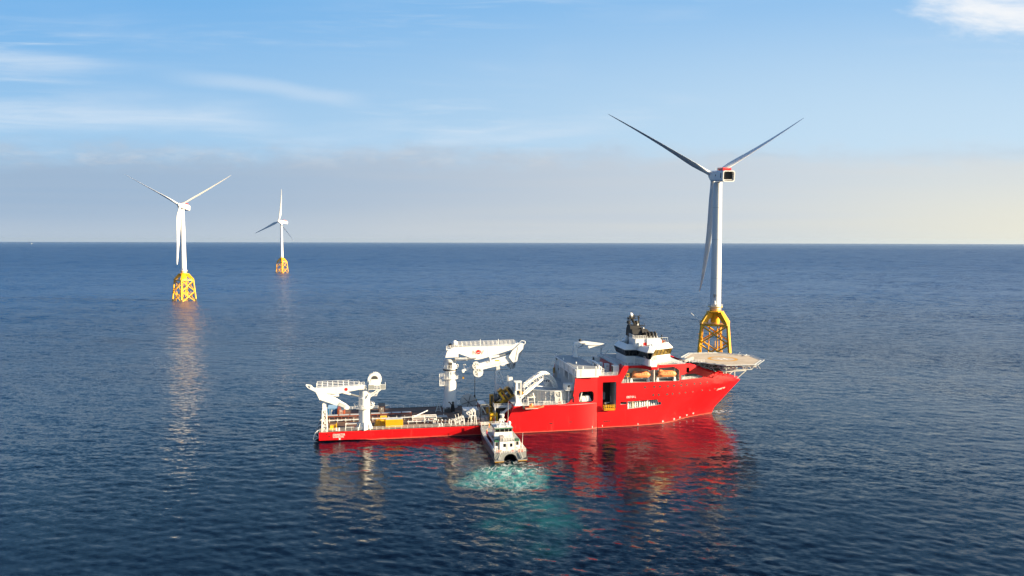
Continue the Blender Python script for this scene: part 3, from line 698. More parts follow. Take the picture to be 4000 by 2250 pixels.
b = MB('white'); b.tube((1.5, t0 - 1.2, 15.75), (6.6, t0 - 1.2, 15.3), .4, n=12); P(b, 'jib_cylinder', crane1, 40)
b = MB('white')                                         # big winch drum house on the back of the column
b.lathe((18.4, t0 - 1.6, 20.3), [(2.25, 0), (2.25, 0.35)], 28, 'y'); b.lathe((18.4, t0 + 0.9, 20.3), [(2.25, 0), (2.25, 0.35)], 28, 'y')
for k in range(22):
    a = R_(k * 360 / 22); b.tube((18.4 + 2.25 * math.cos(a), t0 - 1.6, 20.3 + 2.25 * math.sin(a)), (18.4 + 2.25 * math.cos(a), t0 + 1.2, 20.3 + 2.25 * math.sin(a)), .1, n=5)
b.use('grey'); b.lathe((18.4, t0 - 1.5, 20.3), [(1.75, 0), (1.75, 2.7)], 24, 'y'); b.use('white'); b.box((16.6, t0 - 1.7, 18.2), (20.4, t0 - 1.2, 20.1)); b.box((16.4, t0 - 1.6, 17.3), (20.6, t0 + 1.2, 18.2))
b.use('dark'); b.lathe((18.4, t0 - 1.63, 20.55), [(1.15, 0), (1.15, .05)], 20, 'y'); b.use('white'); b.box((17.2, t0 - 1.75, 19.2), (19.6, t0 - 1.6, 20.5))
P(b, 'winch_drum', crane1, 35)
b = MB('white'); b.box((16.2, t0 - 2.4, 17.1), (22.0, t0 + 1.6, 17.25)); b.rail([(16.3, t0 - 2.4, 17.2), (22.0, t0 - 2.4, 17.2), (22.0, t0 + 1.5, 17.2)], 1.6, .06, 1.4)
for y in (-2.2, 1.2): b.bar((20.5, t0 + y, 17.1), (16.4, t0 + y, 14.3), .35, .35); b.bar((20, t0 + y, 17.1), (19, t0 + y, 15.0), .15, .15); b.bar((19.2, t0 + y, 15.0), (16.6, t0 + y, 15.0), .15, .15)
b.use('midgrey'); b.box((16.3, t0 - 2.48, 17.3), (18.2, t0 - 2.42, 18.7)); b.box((20.4, t0 - 2.48, 17.3), (22.0, t0 - 2.42, 18.7))
b.use('white'); b.rail([(16.5, t0 - 2.0, 15.0), (19.1, t0 - 2.0, 15.0)], 1.1, .05, 1.3); P(b, 'winch_platform', crane1)
b = MB('white')                                         # boom rest tower
b.truss([(0.9, 0.5, DK), (2.7, 0.5, DK), (2.7, 2.3, DK), (0.9, 2.3, DK)], [(1.2, 0.8, 10.6), (2.4, 0.8, 10.6), (2.4, 2.0, 10.6), (1.2, 2.0, 10.6)], 0, 0, 4, 0.3, 0.2)
b.hexa([(1.2, 0.8, 10.6), (2.4, 0.8, 10.6), (2.4, 2.0, 10.6), (1.2, 2.0, 10.6)], [(1.2, 0.8, 12.7), (2.4, 0.8, 12.7), (2.4, 2.0, 12.7), (1.2, 2.0, 12.7)])
b.hexa([(1.25, 0.9, 12.7), (2.1, 0.9, 12.7), (2.1, 1.9, 12.7), (1.25, 1.9, 12.7)], [(2.0, 0.9, 14.6), (2.8, 0.9, 14.6), (2.8, 1.9, 14.6), (2.0, 1.9, 14.6)])
P(b, 'boom_rest')

# ------------------------------------------------------------------ the big subsea crane on the port side
t1 = 30.6; cx = 46.75; tb = t1 - 2.6                    # boom plane in front of the column
b = MB('white')
b.lathe((cx, t1, DK), [(2.95, 0), (2.9, 0.3), (2.4, 3.8), (2.4, 13.9), (2.65, 14.0), (2.65, 14.4), (2.3, 14.5)], 36)
for a in range(200, 341, 20):
    x, y = math.cos(R_(a)), math.sin(R_(a)); b.bar((cx + 2.4 * x, t1 + 2.4 * y, 15.0), (cx + 2.65 * x, t1 + 2.65 * y, 17.4), .15, .15)
crane2 = P(b, 'deck_crane', smooth=35); tag(crane2, 'tallest white crane amidships with its jib folded under the boom and a load line down to the deck')
b = MB('white'); b.lathe((cx, t1, 14.4), [(2.3, 0), (2.3, 0.2), (2.5, 3.2), (2.65, 3.3), (2.65, 3.6), (2.5, 3.7), (2.5, 7.5), (2.2, 7.7)], 32)
b.use('dark'); b.lathe((cx, t1, 17.62), [(2.67, 0), (2.67, .5)], 32); b.hexa([(46.0, t1 - 2.7, 18.7), (47.4, t1 - 2.7, 18.7), (47.4, t1 - 2.2, 18.7), (46.0, t1 - 2.2, 18.7)], [(46.0, t1 - 2.7, 21.0), (47.4, t1 - 2.7, 21.0), (47.4, t1 - 2.2, 21.0), (46.0, t1 - 2.2, 21.0)])
P(b, 'slewing_column', crane2, 35)
b = MB('white'); b.lathe((cx, t1, 14.6), [(2.4, 0), (3.5, 0), (3.5, 0.12), (2.4, 0.12)], 28); b.lathe((cx, t1, 18.6), [(2.4, 0), (3.3, 0), (3.3, 0.12), (2.4, 0.12)], 28)
for k in range(16):
    a0, a1 = R_(k * 22.5), R_((k + 1) * 22.5)
    for r, z0, h in ((3.5, 14.7, 1.0), (3.25, 18.7, 1.2)):
        f = lambda a, z: (cx + r * math.cos(a), t1 + r * math.sin(a), z)
        b.tube(f(a0, z0), f(a0, z0 + h), .05, n=4); b.tube(f(a0, z0 + h), f(a1, z0 + h), .05, n=4); b.tube(f(a0, z0 + h / 2), f(a1, z0 + h / 2), .05, n=4)
P(b, 'service_gallery', crane2)
b = MB('white'); b.box((42.6, t1 - 2.4, 12.0), (44.4, t1 - 0.4, 12.2)); b.rail([(42.6, t1 - 2.4, 12.2), (44.4, t1 - 2.4, 12.2)], 2.2, .05, .6, 5)
for x in (42.7, 44.3): b.bar((x, t1 - 2.3, 12.2), (x, t1 - 2.3, 16.6), .12, .12)
b.rail([(42.5, t1 - 2.4, 15.5), (44.4, t1 - 2.4, 15.5)], 1.2, .05, .9); P(b, 'access_ladder', crane2)
b = MB('white')                                         # main boom: triangular deep box
b.prism([(45.5, 25.0), (47.0, 26.8), (49.0, 27.1), (70.8, 27.5), (72.6, 28.2), (73.6, 27.6), (72.8, 26.2), (70.6, 25.7), (61.0, 22.9), (57.6, 22.1), (56.1, 22.0), (55.2, 22.4), (49.6, 24.6), (47.6, 24.4)], 'y', tb - 1.4, tb + 1.4)
b.box((60.9, tb - 1.43, 22.9), (61.05, tb - 1.4, 27.25)); b.use('grey'); b.box((49.3, tb - 1.5, 27.25), (71.0, tb + 1.5, 27.35))
b.use('white'); b.prism([(44.6, 23.2), (49.6, 23.2), (49.6, 24.8), (47.0, 26.6), (45.3, 25.6)], 'y', t1 - 4.4, t1 + 1.2)
P(b, 'main_boom', crane2)
lm = M['paleletter'] = paint('faded_pink_lettering', (0.75, 0.42, 0.36), 0.5)
lettering('maker_lettering', 'N', 2.1, (55.0, tb - 1.44, 24.1), TX, crane2, 'paleletter'); lettering('maker_lettering', 'V', 2.1, (57.9, tb - 1.44, 24.1), TX, crane2, 'paleletter', shear=0.15)
b = MB('signred'); b.lathe((57.25, tb - 1.47, 24.95), [(0.85, 0), (0.85, .06)], 24, 'y'); b.use('white'); b.bar((56.6, tb - 1.5, 24.5), (57.9, tb - 1.5, 25.0), .03, .14); P(b, 'emblem_disc', crane2)
b = MB('white'); b.rail([(49.5, tb - 1.45, 27.35), (71.5, tb - 1.45, 27.6)], 1.35, .06, 1.75); b.rail([(49.5, tb + 1.45, 27.35), (71.5, tb + 1.45, 27.6)], 1.35, .06, 1.75)
for s in (58.0, 65.0): b.tube((s, tb - 1.4, 27.4), (s, tb - 1.4, 29.8), .1)
b.rail([(45.0, tb - 1.6, 26.4), (51, tb - 1.6, 27.3)], 1.1, .06, 1.5); P(b, 'boom_walkway', crane2)
b = MB('white')                                         # knuckle head and folded jib
b.prism([(70.4, 25.2), (71.8, 26.4), (73.4, 27.9), (74.8, 27.8), (74.6, 25.8), (72.8, 24.0), (72.3, 21.0), (70.8, 20.4), (69.0, 22.8)], 'y', tb - 1.7, tb + 1.7)
b.prism([(57.2, 20.4), (69.6, 23.6), (71.8, 22.8), (72.0, 21.0), (70.0, 20.4), (57.8, 17.9), (56.2, 17.9)], 'y', tb - 1.15, tb + 1.15)
b.prism([(54.6, 19.4), (57.2, 19.9), (57.2, 18.3), (54.4, 18.2)], 'y', tb - .7, tb + .7)
b.prism([(51.0, 18.1), (52.3, 18.6), (54.7, 19.3), (54.7, 18.4), (52.2, 17.7), (51.9, 17.0), (51.3, 17.0)], 'y', tb - .5, tb + .5)
b.path([(73.2, tb - 1.5, 28.2), (74.0, tb - 1.5, 29.0), (75.4, tb - 1.5, 28.7), (75.5, tb - 1.5, 28.0), (74.6, tb - 1.5, 27.2)], .14)
b.lathe((66.8, tb - 1.2, 20.4), [(1.15, 0), (1.15, 2.4)], 20, 'y')
b.tube((61.8, tb - 1.2, 21.2), (61.7, tb - 1.2, 22.6), .35); b.box((60.8, tb - 1.3, 20.7), (62.6, tb - 1.1, 21.4))
b.path([(52.0, tb, 18.8), (52.3, tb, 20.2)], .3); b.tube((51.6, tb, 20.0), (53.0, tb, 19.7), .15)
P(b, 'folding_jib', crane2, 30)
b = MB('yellow'); b.box((63.8, tb - 1.2, 21.25), (65.4, tb - 1.16, 21.65)); b.use('midgrey')
b.bar((57.4, tb - 1.18, 18.6), (71.7, tb - 1.18, 21.5), .06, .09); b.bar((72.6, tb - 1.75, 26.6), (71.6, tb - 1.75, 21.3), .07, .09); P(b, 'jib_marking', crane2)
b = MB('white')                                         # guide sheaves
for dx, dz, r in ((56.4, 19.7, 1.45), (57.2, 17.2, 1.9)):
    b.lathe((dx, tb - 1.5, dz), [(r, 0), (r, .25)], 26, 'y'); b.lathe((dx, tb - 0.4, dz), [(r, 0), (r, .25)], 26, 'y'); b.use('midgrey'); b.lathe((dx, tb - 1.3, dz), [(r - .25, 0), (r - .25, 1.0)], 20, 'y')
    b.lathe((dx, tb - 1.53, dz), [(r * .72, 0), (r * .72, .04)], 20, 'y'); b.use('white')
    for a in range(3): b.bar((dx - r * math.cos(a * 1.05 + .4), tb - 1.55, dz - r * math.sin(a * 1.05 + .4)), (dx + r * math.cos(a * 1.05 + .4), tb - 1.55, dz + r * math.sin(a * 1.05 + .4)), .04, .22)
    b.prism([(dx - r * .2, dz - r), (dx + r * .8, dz - r * .7), (dx + r, dz), (dx, dz + .1)], 'y', tb - 1.58, tb - 1.53)
P(b, 'jib_sheave', crane2, 35)
b = MB('midgrey'); b.lathe((70.3, tb - .9, 19.4), [(1.5, 0), (1.5, .25)], 22, 'y'); b.lathe((70.3, tb + .5, 19.4), [(1.5, 0), (1.5, .25)], 22, 'y'); b.lathe((70.3, tb - .7, 19.4), [(1.2, 0), (1.2, 1.2)], 18, 'y')
b.use('grey'); b.bar((70.3, tb - 1, 20.7), (69.6, tb - 1, 18.4), .1, .3); b.bar((70.9, tb - 1, 20.6), (70.1, tb - 1, 18.2), .1, .2); b.bar((70.2, tb - 1, 18.2), (69.7, tb - 1, 17.2), .2, .2); P(b, 'hose_sheave', crane2, 35)
b = MB('white'); b.tube((48.6, t1 - 2.4, 22.2), (53.0, tb - 1.1, 22.35), .6, n=14); b.use('alu'); b.tube((53.0, tb - 1.1, 22.35), (56.3, tb - 1.1, 22.6), .4, n=12); P(b, 'luffing_cylinder', crane2, 40)
b = MB('white'); b.tube((61.6, tb - .6, 22.6), (65.4, tb - .6, 23.2), .5, n=12); b.use('alu'); b.tube((65.4, tb - .6, 23.2), (70.0, tb - .6, 24.2), .33, n=12); P(b, 'jib_cylinder', crane2, 40)
b = MB('black'); b.tube((56.0, tb - 1, 18.2), (55.9, tb - 1, 7.0), .13, n=6); b.tube((55.9, tb - 1, 8.4), (55.9, tb - 1, 7.2), .3, .3); b.tube((51.6, tb, 17.0), (51.6, tb, 15.3), .07)
b.path([(75.2, tb - 1.4, 28.0), (73.6, tb - 1.4, 23.5), (70.9, tb - 1.2, 19.0)], .09); b.tube((59.0, tb - .9, 17.6), (69.0, tb - .9, 17.9), .08)
b.use('mustard'); b.box((51.3, tb - .3, 14.6), (51.9, tb + .3, 15.3)); b.lathe((55.9, tb - 1, 6.0), [(1.0, 0), (1.0, .5), (.4, 1.0)], 14); P(b, 'hoist_wire', crane2)
b = MB('white'); b.ball((48.3, tb - .2, 28.3), 1.2, 16); b.use('dark'); b.ball((46.7, tb + .2, 27.5), .8, 10); b.use('white'); b.box((45.0, tb - 1.8, 26.0), (49.6, tb + 1.4, 26.4)); P(b, 'winch_hood', crane2, 60)
b = MB('white')                                         # boom rest: column head on a splayed lattice
b.hexa([(64.3, tb - .9, 17.2), (65.9, tb - .9, 17.2), (65.9, tb + .6, 17.2), (64.3, tb + .6, 17.2)], [(64.3, tb - .9, 20.0), (65.5, tb - .9, 20.0), (65.5, tb + .6, 20.0), (64.3, tb + .6, 20.0)])
b.truss([(64.9, tb - 1.5, DK), (70.4, tb - 1.5, DK), (70.4, tb + 2.0, DK), (64.9, tb + 2.0, DK)], [(64.4, tb - .8, 17.2), (65.7, tb - .8, 17.2), (65.7, tb + .5, 17.2), (64.4, tb + .5, 17.2)], 0, 0, 5, 0.36, 0.22)
b.prism([(63.9, tb - 1.3), (64.5, tb - 1.3), (64.5, tb + 1.0), (63.9, tb + 1.0)], 'z', DK, 17.0); P(b, 'boom_rest')
# ------------------------------------------------------------------ cable carousel, hangar and what stands round them
cc, cr = (82.5, 14.5), 12.3
b = MB('grey'); n = 64
b.lathe((cc[0], cc[1], 9.62), [(cr - .35, 0), (cr, 0), (cr, 4.3), (cr + .12, 4.3), (cr + .12, 4.55), (cr - .5, 4.55), (cr - .5, 1.3), (3.0, 1.3)], n)
for k in range(22):
    a = R_(180 + k * 360 / 44 + 4); x, y = math.cos(a), math.sin(a)
    for z0, z1 in ((0.1, 4.2),): b.bar((cc[0] + x * (cr + .1), cc[1] + y * (cr + .1), 9.62 + z0), (cc[0] + x * (cr + .1), cc[1] + y * (cr + .1), 9.62 + z1), .22, .3)
for z in (1.1, 2.2, 3.3): b.lathe((cc[0], cc[1], 9.62 + z), [(cr, 0), (cr + .14, 0.02), (cr + .14, .16), (cr, .18)], n)
car = P(b, 'cable_carousel', smooth=30)
b = MB('hold'); b.lathe((cc[0], cc[1], 9.62), [(11.7, 1.31), (11.7, 2.6), (2.4, 2.75)], n); b.use('grey'); b.lathe((cc[0], cc[1], 9.62), [(2.4, 1.3), (2.4, 5.6), (2.1, 5.7)], 20); b.use('dark'); b.lathe((cc[0], cc[1], 15.34), [(2.2, 0), (1.6, .3)], 20); P(b, 'carousel_core', car, 30)
b = MB('white'); b.box((85.0, 2.2, 14.4), (88.5, 5.0, 16.3)); b.use('glass'); b.box((86.2, 2.15, 15.0), (86.8, 2.2, 15.9)); b.use('white'); b.box((85.0, 1.2, 14.25), (88.6, 5.0, 14.4)); b.rail([(85.6, 1.2, 14.4), (88.6, 1.2, 14.4)], 1.0, .05, .9)
b.bar((86.2, 1.6, 9.6), (86.2, 1.6, 14.3), .25, .25); b.bar((88.2, 1.6, 9.6), (86.4, 1.6, 14.2), .12, .12); b.bar((85.8, 1.6, 10.4), (87.6, 1.6, 13.6), .12, .12); P(b, 'control_cabin')
# hangar on top, open bay below
b = MB('white')
b.box((88.72, 0.03, 18.92), (96.85, 31.6, 21.95)); b.use('midgrey'); b.box((88.7, 0.02, 21.955), (96.9, 31.6, 22.03))
b.use('grey')
for s in (90.4, 95.9): b.box((s - .12, -0.03, 19.3), (s + .12, 0.05, 21.9))
b.use('white'); b.box((88.3, 1.0, 19.2), (88.72, 27.5, 19.5)); b.box((88.3, .1, 21.5), (88.72, 31.6, 21.95))
for t in (4.0, 10.5, 17.0, 23.5, 29.5): b.prism([(88.72, 16.3), (88.72, 21.5), (88.35, 21.5), (88.5, 16.3)], 'y', t, t + .5)
b.use('grey')
for t in (5.2, 12.0, 18.6): b.box((88.62, t, 16.2), (88.7, t + 4.4, 19.0))
b.use('black'); b.lathe((88.6, 25.8, 17.6), [(.55, 0), (.55, .15)], 14, 'x'); b.box((88.3, 28.0, 20.9), (88.6, 28.6, 21.4)); b.use('mustard'); b.box((87.9, 31.3, 15.0), (88.6, 32.3, 17.2))
b.use('white')
for s, t in ((88.9, 0.3), (91.2, 10.0), (88.9, 20.0), (88.9, 31.2), (96.6, 6.5), (91, .3), (95.8, .3), (96.6, 14), (96.6, 19)): b.box((s, t, 22.0), (s + .35, t + .35, 22.9))
hangar = P(b, 'hangar')
# small provisions crane standing on the hangar
b = MB('white'); b.lathe((95.5, 26.9, 22.0), [(1.15, 0), (1.0, .5), (1.0, 3.0), (.8, 3.1), (.8, 3.3)], 20)
crane3 = P(b, 'deck_crane', smooth=35); tag(crane3, 'small grey-white crane on the hangar roof')
b = MB('white'); b.prism([(94.5, 25.2), (96.5, 25.2), (95.9, 26.8), (99.0, 26.75), (106.9, 26.35), (108.1, 26.5), (107.3, 27.0), (99.0, 28.2), (97.6, 28.0), (95.3, 27.7), (94.8, 26.8)], 'y', 26.2, 27.6); P(b, 'main_boom', crane3)
b = MB('white'); b.prism([(101.4, 25.6), (106.4, 25.2), (107.6, 26.2), (106.4, 26.35), (101.4, 26.3)], 'y', 26.4, 27.4); b.lathe((101.0, 26.3, 25.75), [(.55, 0), (.55, .4)], 16, 'y'); P(b, 'folding_jib', crane3)
b = MB('alu'); b.tube((96.2, 26.5, 25.4), (99.0, 26.5, 26.8), .17); P(b, 'luffing_cylinder', crane3)
b = MB('black'); b.ball((97.4, 26.7, 28.6), .55, 12); P(b, 'winch_drum', crane3, 60)
b = MB('grey'); b.prism([(105.9, 25.4), (106.5, 25.4), (106.2, 24.4), (106.15, 19.0), (105.95, 19.0), (105.9, 24.4)], 'y', 26.6, 27.2); P(b, 'boom_rest')
b = MB('grey'); b.box((96.95, 25, 18.96), (97.6, 27.8, 22.0)); P(b, 'crane_foundation')
lettering('maker_lettering', 'ABAS', 0.6, (98.0, 26.17, 27.0), TX, crane3, 'dark')
# --- cable chute: gantry column with a curved lattice arch over the carousel
b = MB('white')
b.hexa([(66.6, 0.6, FD), (69.6, 0.6, FD), (69.6, 3.2, FD), (66.6, 3.2, FD)], [(67.1, 0.9, 10.8), (69.0, 0.9, 10.8), (69.0, 2.8, 10.8), (67.1, 2.8, 10.8)])
b.hexa([(67.1, 0.9, 10.8), (69.0, 0.9, 10.8), (69.0, 2.8, 10.8), (67.1, 2.8, 10.8)], [(67.1, 1.0, 12.5), (69.0, 1.0, 12.5), (69.0, 2.8, 12.5), (67.1, 2.8, 12.5)])
for s in (67.15, 68.85):
    for t in (1.1, 2.7): b.bar((s, t, 12.5), (s, t, 18.0), .35, .35)
for z in (12.9, 15.1, 17.8):
    for s0, t0_, s1, t1_ in ((67.15, 1.1, 68.85, 1.1), (67.15, 2.7, 68.85, 2.7), (67.15, 1.1, 67.15, 2.7), (68.85, 1.1, 68.85, 2.7)): b.bar((s0, t0_, z), (s1, t1_, z), .3, .3)
b.box((67.2, 1.3, 15.1), (68.8, 2.6, 17.7)); b.box((66.5, 0.9, 17.9), (69.2, 3.0, 18.1))
b.use('mustard'); b.box((68.2, .95, 14.0), (68.8, 1.2, 14.7)); b.box((69.0, 2, 13.4), (69.8, 2.8, 14.2))
P(b, 'chute_gantry')
arc_o = [(70.2, 16.6), (72.5, 18.1), (74.8, 19.5), (76.3, 20.1), (77.7, 20.3), (79.1, 20.1), (80.5, 19.2), (81.7, 18.1), (82.7, 16.6), (83.4, 14.6)]
arc_i = [(70.2, 13.3), (72.5, 15.2), (75.0, 16.9), (76.4, 17.8), (77.6, 18.5), (79.0, 18.4), (80.0, 17.8), (81.0, 17.0), (81.7, 15.9), (82.3, 14.3)]
b = MB('white')
L0, L1 = 2.2, 8.0
def tt(i): return 2.0 + 5.6 * i / (len(arc_o) - 1)
for w in (0.0, 2.2):
    for i in range(len(arc_o) - 1):
        b.bar((arc_o[i][0], tt(i) + w, arc_o[i][1]), (arc_o[i + 1][0], tt(i + 1) + w, arc_o[i + 1][1]), .42, .42)
        b.bar((arc_i[i][0], tt(i) + w, arc_i[i][1]), (arc_i[i + 1][0], tt(i + 1) + w, arc_i[i + 1][1]), .3, .3)
        b.bar((arc_o[i][0], tt(i) + w, arc_o[i][1]), (arc_i[i + 1][0], tt(i + 1) + w, arc_i[i + 1][1]), .12, .12)
        mo = [(arc_o[i][j] * .72 + arc_i[i][j] * .28) for j in (0, 1)]; mo2 = [(arc_o[i + 1][j] * .72 + arc_i[i + 1][j] * .28) for j in (0, 1)]
        b.bar((mo[0], tt(i) + w, mo[1]), (mo2[0], tt(i + 1) + w, mo2[1]), .16, .16)
    for i in range(len(arc_o)): b.bar((arc_o[i][0], tt(i) + w, arc_o[i][1]), (arc_i[i][0], tt(i) + w, arc_i[i][1]), .14, .14)
for i in range(len(arc_o)):
    for k in (0.0, .5):
        j = min(i + 1, len(arc_o) - 1); x = arc_o[i][0] * (1 - k) + arc_o[j][0] * k; z = arc_o[i][1] * (1 - k) + arc_o[j][1] * k
        b.bar((x, tt(i), z), (x, tt(i) + 2.2, z), .15, .15); b.bar((x, tt(i), z - .8), (x, tt(i) + 2.2, z - .8), .3, .06)
b.bar((68.9, 1.6, 11.9), (77.4, tt(4), 17.9), .35, .4); b.bar((68.9, 3.0, 11.9), (77.4, tt(4) + 2.2, 17.9), .3, .4)
b.bar((77.4, tt(4), 17.9), (81.1, tt(7), 17.8), .22, .22); b.bar((81.1, tt(7), 17.8), (82.2, tt(9), 14.2), .22, .22); b.bar((74.2, tt(2), 16.0), (82.2, tt(9), 14.2), .18, .18)
for x in (77.5, 78.6, 79.7, 80.9): b.bar((78.9, tt(6), 15.2), (x, tt(5), 17.9), .13, .13)
b.bar((82.0, tt(9), 14.2), (83.6, tt(9), 14.4), .2, .5)
P(b, 'cable_chute')
# grey column with ladder, and the yellow cable tensioner tipped over its ramp
b = MB('white'); b.box((66.9, 14.6, FD), (68.4, 16.2, 17.0)); b.use('grey'); b.bar((66.35, 14.6, 10), (66.35, 14.6, 17.8), .1, .1); b.bar((66.75, 14.6, 10), (66.75, 14.6, 17.8), .1, .1)
for z in np.arange(10, 17.8, .7): b.bar((66.35, 14.6, z), (66.75, 14.6, z), .07, .07)
b.box((68.2, 14.4, 12.0), (69.0, 15.6, 13.6)); P(b, 'vent_column')
b = MB('mustard'); ux, uz = math.cos(R_(35)), math.sin(R_(35))
def TP(a, h, t): return (63.6 + a * ux - h * uz, t, 8.3 + a * uz + h * ux)
def tbox(a0, a1, h0, h1, ta, tb_): b.hexa([TP(a0, h0, ta), TP(a1, h0, ta), TP(a1, h0, tb_), TP(a0, h0, tb_)], [TP(a0, h1, ta), TP(a1, h1, ta), TP(a1, h1, tb_), TP(a0, h1, tb_)])
tbox(-0.2, 5.6, -0.5, 0.0, 10.8, 13.4); tbox(-.3, 1.2, 0, 1.0, 10.7, 13.5); b.use('yellow'); tbox(-.35, 1.1, .1, .9, 10.6, 10.75)
b.use('dark'); tbox(0.6, 5.2, .3, 1.3, 11.2, 13.0); tbox(0.6, 5.2, 2.2, 3.2, 11.2, 13.0)
b.use('mustard'); tbox(1.3, 2.0, 0, 4.4, 10.7, 11.1); tbox(2.6, 3.1, 0, 4.1, 10.7, 11.1); tbox(1.3, 3.1, 3.4, 4.4, 10.7, 11.2); tbox(1.3, 2.0, 0, 4.4, 13.1, 13.5); tbox(2.6, 3.1, 0, 4.1, 13.1, 13.5); tbox(1.3, 3.2, 4.0, 4.4, 10.7, 13.5)
b.use('yellow'); tbox(1.25, 2.05, .6, 3.9, 10.6, 10.72); b.use('mustard'); tbox(3.2, 5.4, 3.2, 3.6, 11, 13); tbox(4.2, 4.8, 0, 3.4, 10.8, 11.1); b.use('black'); tbox(-1.6, 0.8, 1.6, 2.3, 11.3, 12.9); tbox(4.6, 5.8, .4, 2.9, 11.0, 13.2)
b.use('mustard'); b.bar(TP(-.2, -.3, 10.9), (62.6, 10.9, DK), .3, .3); b.bar(TP(5.4, -.3, 10.9), (68.2, 10.9, 9.7), .3, .3); b.bar(TP(2.6, -.3, 12), (65.7, 12, DK), .5, .5)
P(b, 'cable_tensioner')
b = MB('mustard'); b.box((59.7, 13.4, DK), (61.1, 14.8, 11.2)); b.use('dark'); b.box((60.1, 13.35, 6), (60.7, 13.42, 10.6)); b.use('mustard')
b.lathe((62.2, 13.6, 7.2), [(1.7, 0), (1.9, .3), (1.9, 1.2), (1.2, 1.6)], 18); b.use('dark'); b.lathe((62.2, 13.6, DK), [(1.2, 0), (1.2, 4.0)], 14); P(b, 'cable_capstan', smooth=35)
b = MB('midgrey')                                       # scaffold of beams with the dark yellow drum
for s in (55.9, 58.6):
    for t in (7.6, 10.4): b.bar((s, t, DK), (s, t, 8.2), .3, .3)
for z in (5.0, 8.2):
    for t in (7.6, 10.4): b.bar((55.9, t, z), (58.6, t, z), .25, .3)
    for s in (55.9, 58.6): b.bar((s, 7.6, z), (s, 10.4, z), .25, .3)
b.use('grey'); b.bar((56.0, 7.5, 8.0), (57.4, 7.5, 5.6), .2, .35); b.bar((54.9, 7.4, DK), (54.9, 7.4, 7.9), .25, .25); b.bar((60.0, 7.2, DK), (60.0, 7.2, 7.4), .25, .25); b.box((55.7, 7.4, 4.6), (58.8, 7.7, 4.9))
b.use('mustard'); b.lathe((58.7, 8.9, 5.2), [(.7, 0), (1.15, .25), (1.15, 2.4), (.8, 2.7)], 18); b.use('dark'); b.lathe((58.7, 8.9, 5.5), [(1.22, 0), (1.22, .15)], 18); b.lathe((58.7, 8.9, 7.3), [(1.22, 0), (1.22, .15)], 18); P(b, 'drum_scaffold', smooth=35)
b = MB('grey')                                          # landing and stairs on the step of the hull
b.box((59.7, 3.0, 8.55), (65.9, 6.0, 8.75)); b.use('white'); b.rail([(59.7, 3.0, 8.75), (65.5, 3.0, 8.75)], 1.25, .06, 1.2); b.rail([(59.7, 3.0, 8.75), (59.7, 6.0, 8.75)], 1.25, .06, 1.4)
for t in (2.1, 3.0): b.bar((61.7, t, 6.3), (65.2, t, 8.6), .12, .35)
b.rail([(61.8, 2.1, 6.4), (63.0, 2.1, 6.4), (65.2, 2.1, 8.6), (65.8, 2.1, 8.6)], 1.15, .06, 1.2)
for k in range(9): b.box((62.5 + k * .32, 2.1, 6.45 + k * .25), (62.85 + k * .32, 3.0, 6.5 + k * .25))
b.box((61.6, 2.0, 6.2), (63.2, 3.2, 6.4)); b.bar((60.0, 3.1, DK), (60.0, 3.1, 8.6), .25, .25); b.bar((62.0, 2.6, DK), (62.0, 2.6, 6.2), .3, .3); b.bar((65.4, 3.1, 6), (65.4, 3.1, 8.6), .2, .2)
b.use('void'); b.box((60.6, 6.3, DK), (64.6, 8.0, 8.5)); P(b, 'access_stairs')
b = MB('midgrey'); b.box((66.2, 4.0, 8.2), (66.3, 30, 9.55)); b.use('dark'); b.box((63.8, 9, DK), (66.0, 30, 8.6)); P(b, 'break_bulkhead')
# --- davits and frames beside the carousel
b = MB('white')
for s in (71.6, 73.9): b.bar((s, 1.6, FD), (s - .05, 1.6, 12.2), .2, .2); b.bar((s + .3, 2.8, FD), (s - .05, 2.8, 12.2), .2, .2)
b.bar((71.3, 1.6, 12.2), (74.2, 1.6, 12.2), .3, .25); b.bar((71.3, 2.8, 12.2), (74.2, 2.8, 12.2), .3, .25); b.bar((71.4, 1.6, 10.8), (74.0, 1.6, 10.8), .12, .12); b.use('midgrey'); b.box((72.3, 1.5, 12.3), (73.0, 2.8, 13.1)); b.use('white'); b.bar((73.7, 2.2, 12.2), (73.2, 1.2, 13.7), .35, .45); b.bar((73.2, 1.2, 13.7), (72.9, -0.8, 13.5), .22, .3); b.use('black'); b.tube((72.9, -.8, 13.4), (72.9, -.8, 10.6), .04, n=4); P(b, 'boat_davit')
b = MB('white')
for s in (81.6, 83.8): b.bar((s, 1.0, FD), (s - .3, 1.0, 11.8), .28, .28); b.bar((s - .3, 1.0, 11.8), (s - .45, 1.4, 14.0), .22, .22); b.bar((s - .45, 1.4, 14.0), (s - .2, 2.6, FD), .14, .14)
b.bar((81.4, 1.0, 11.8), (83.6, 1.0, 11.8), .25, .25); b.bar((81.2, 1.4, 14.0), (83.4, 1.4, 14.0), .22, .22); b.bar((81.4, 1.2, 13.6), (83.3, 1.1, 12.0), .07, .07); P(b, 'launch_frame')
b = MB('white')
for s in (70.2, 71.4): b.bar((s, 3.0, FD), (s, 3.0, 11.3), .16, .16)
b.bar((70.2, 3.0, 11.2), (71.4, 3.0, 11.2), .16, .16); b.bar((70.9, 3.0, 11.2), (70.9, 3.0, 12.4), .14, .14); P(b, 'rope_frame'); b = MB('white'); b.rail([(75.0, 1.2, FD), (79.6, 1.2, FD)], 1.1, .06, 2.2, 2); P(b, 'inner_handrail')
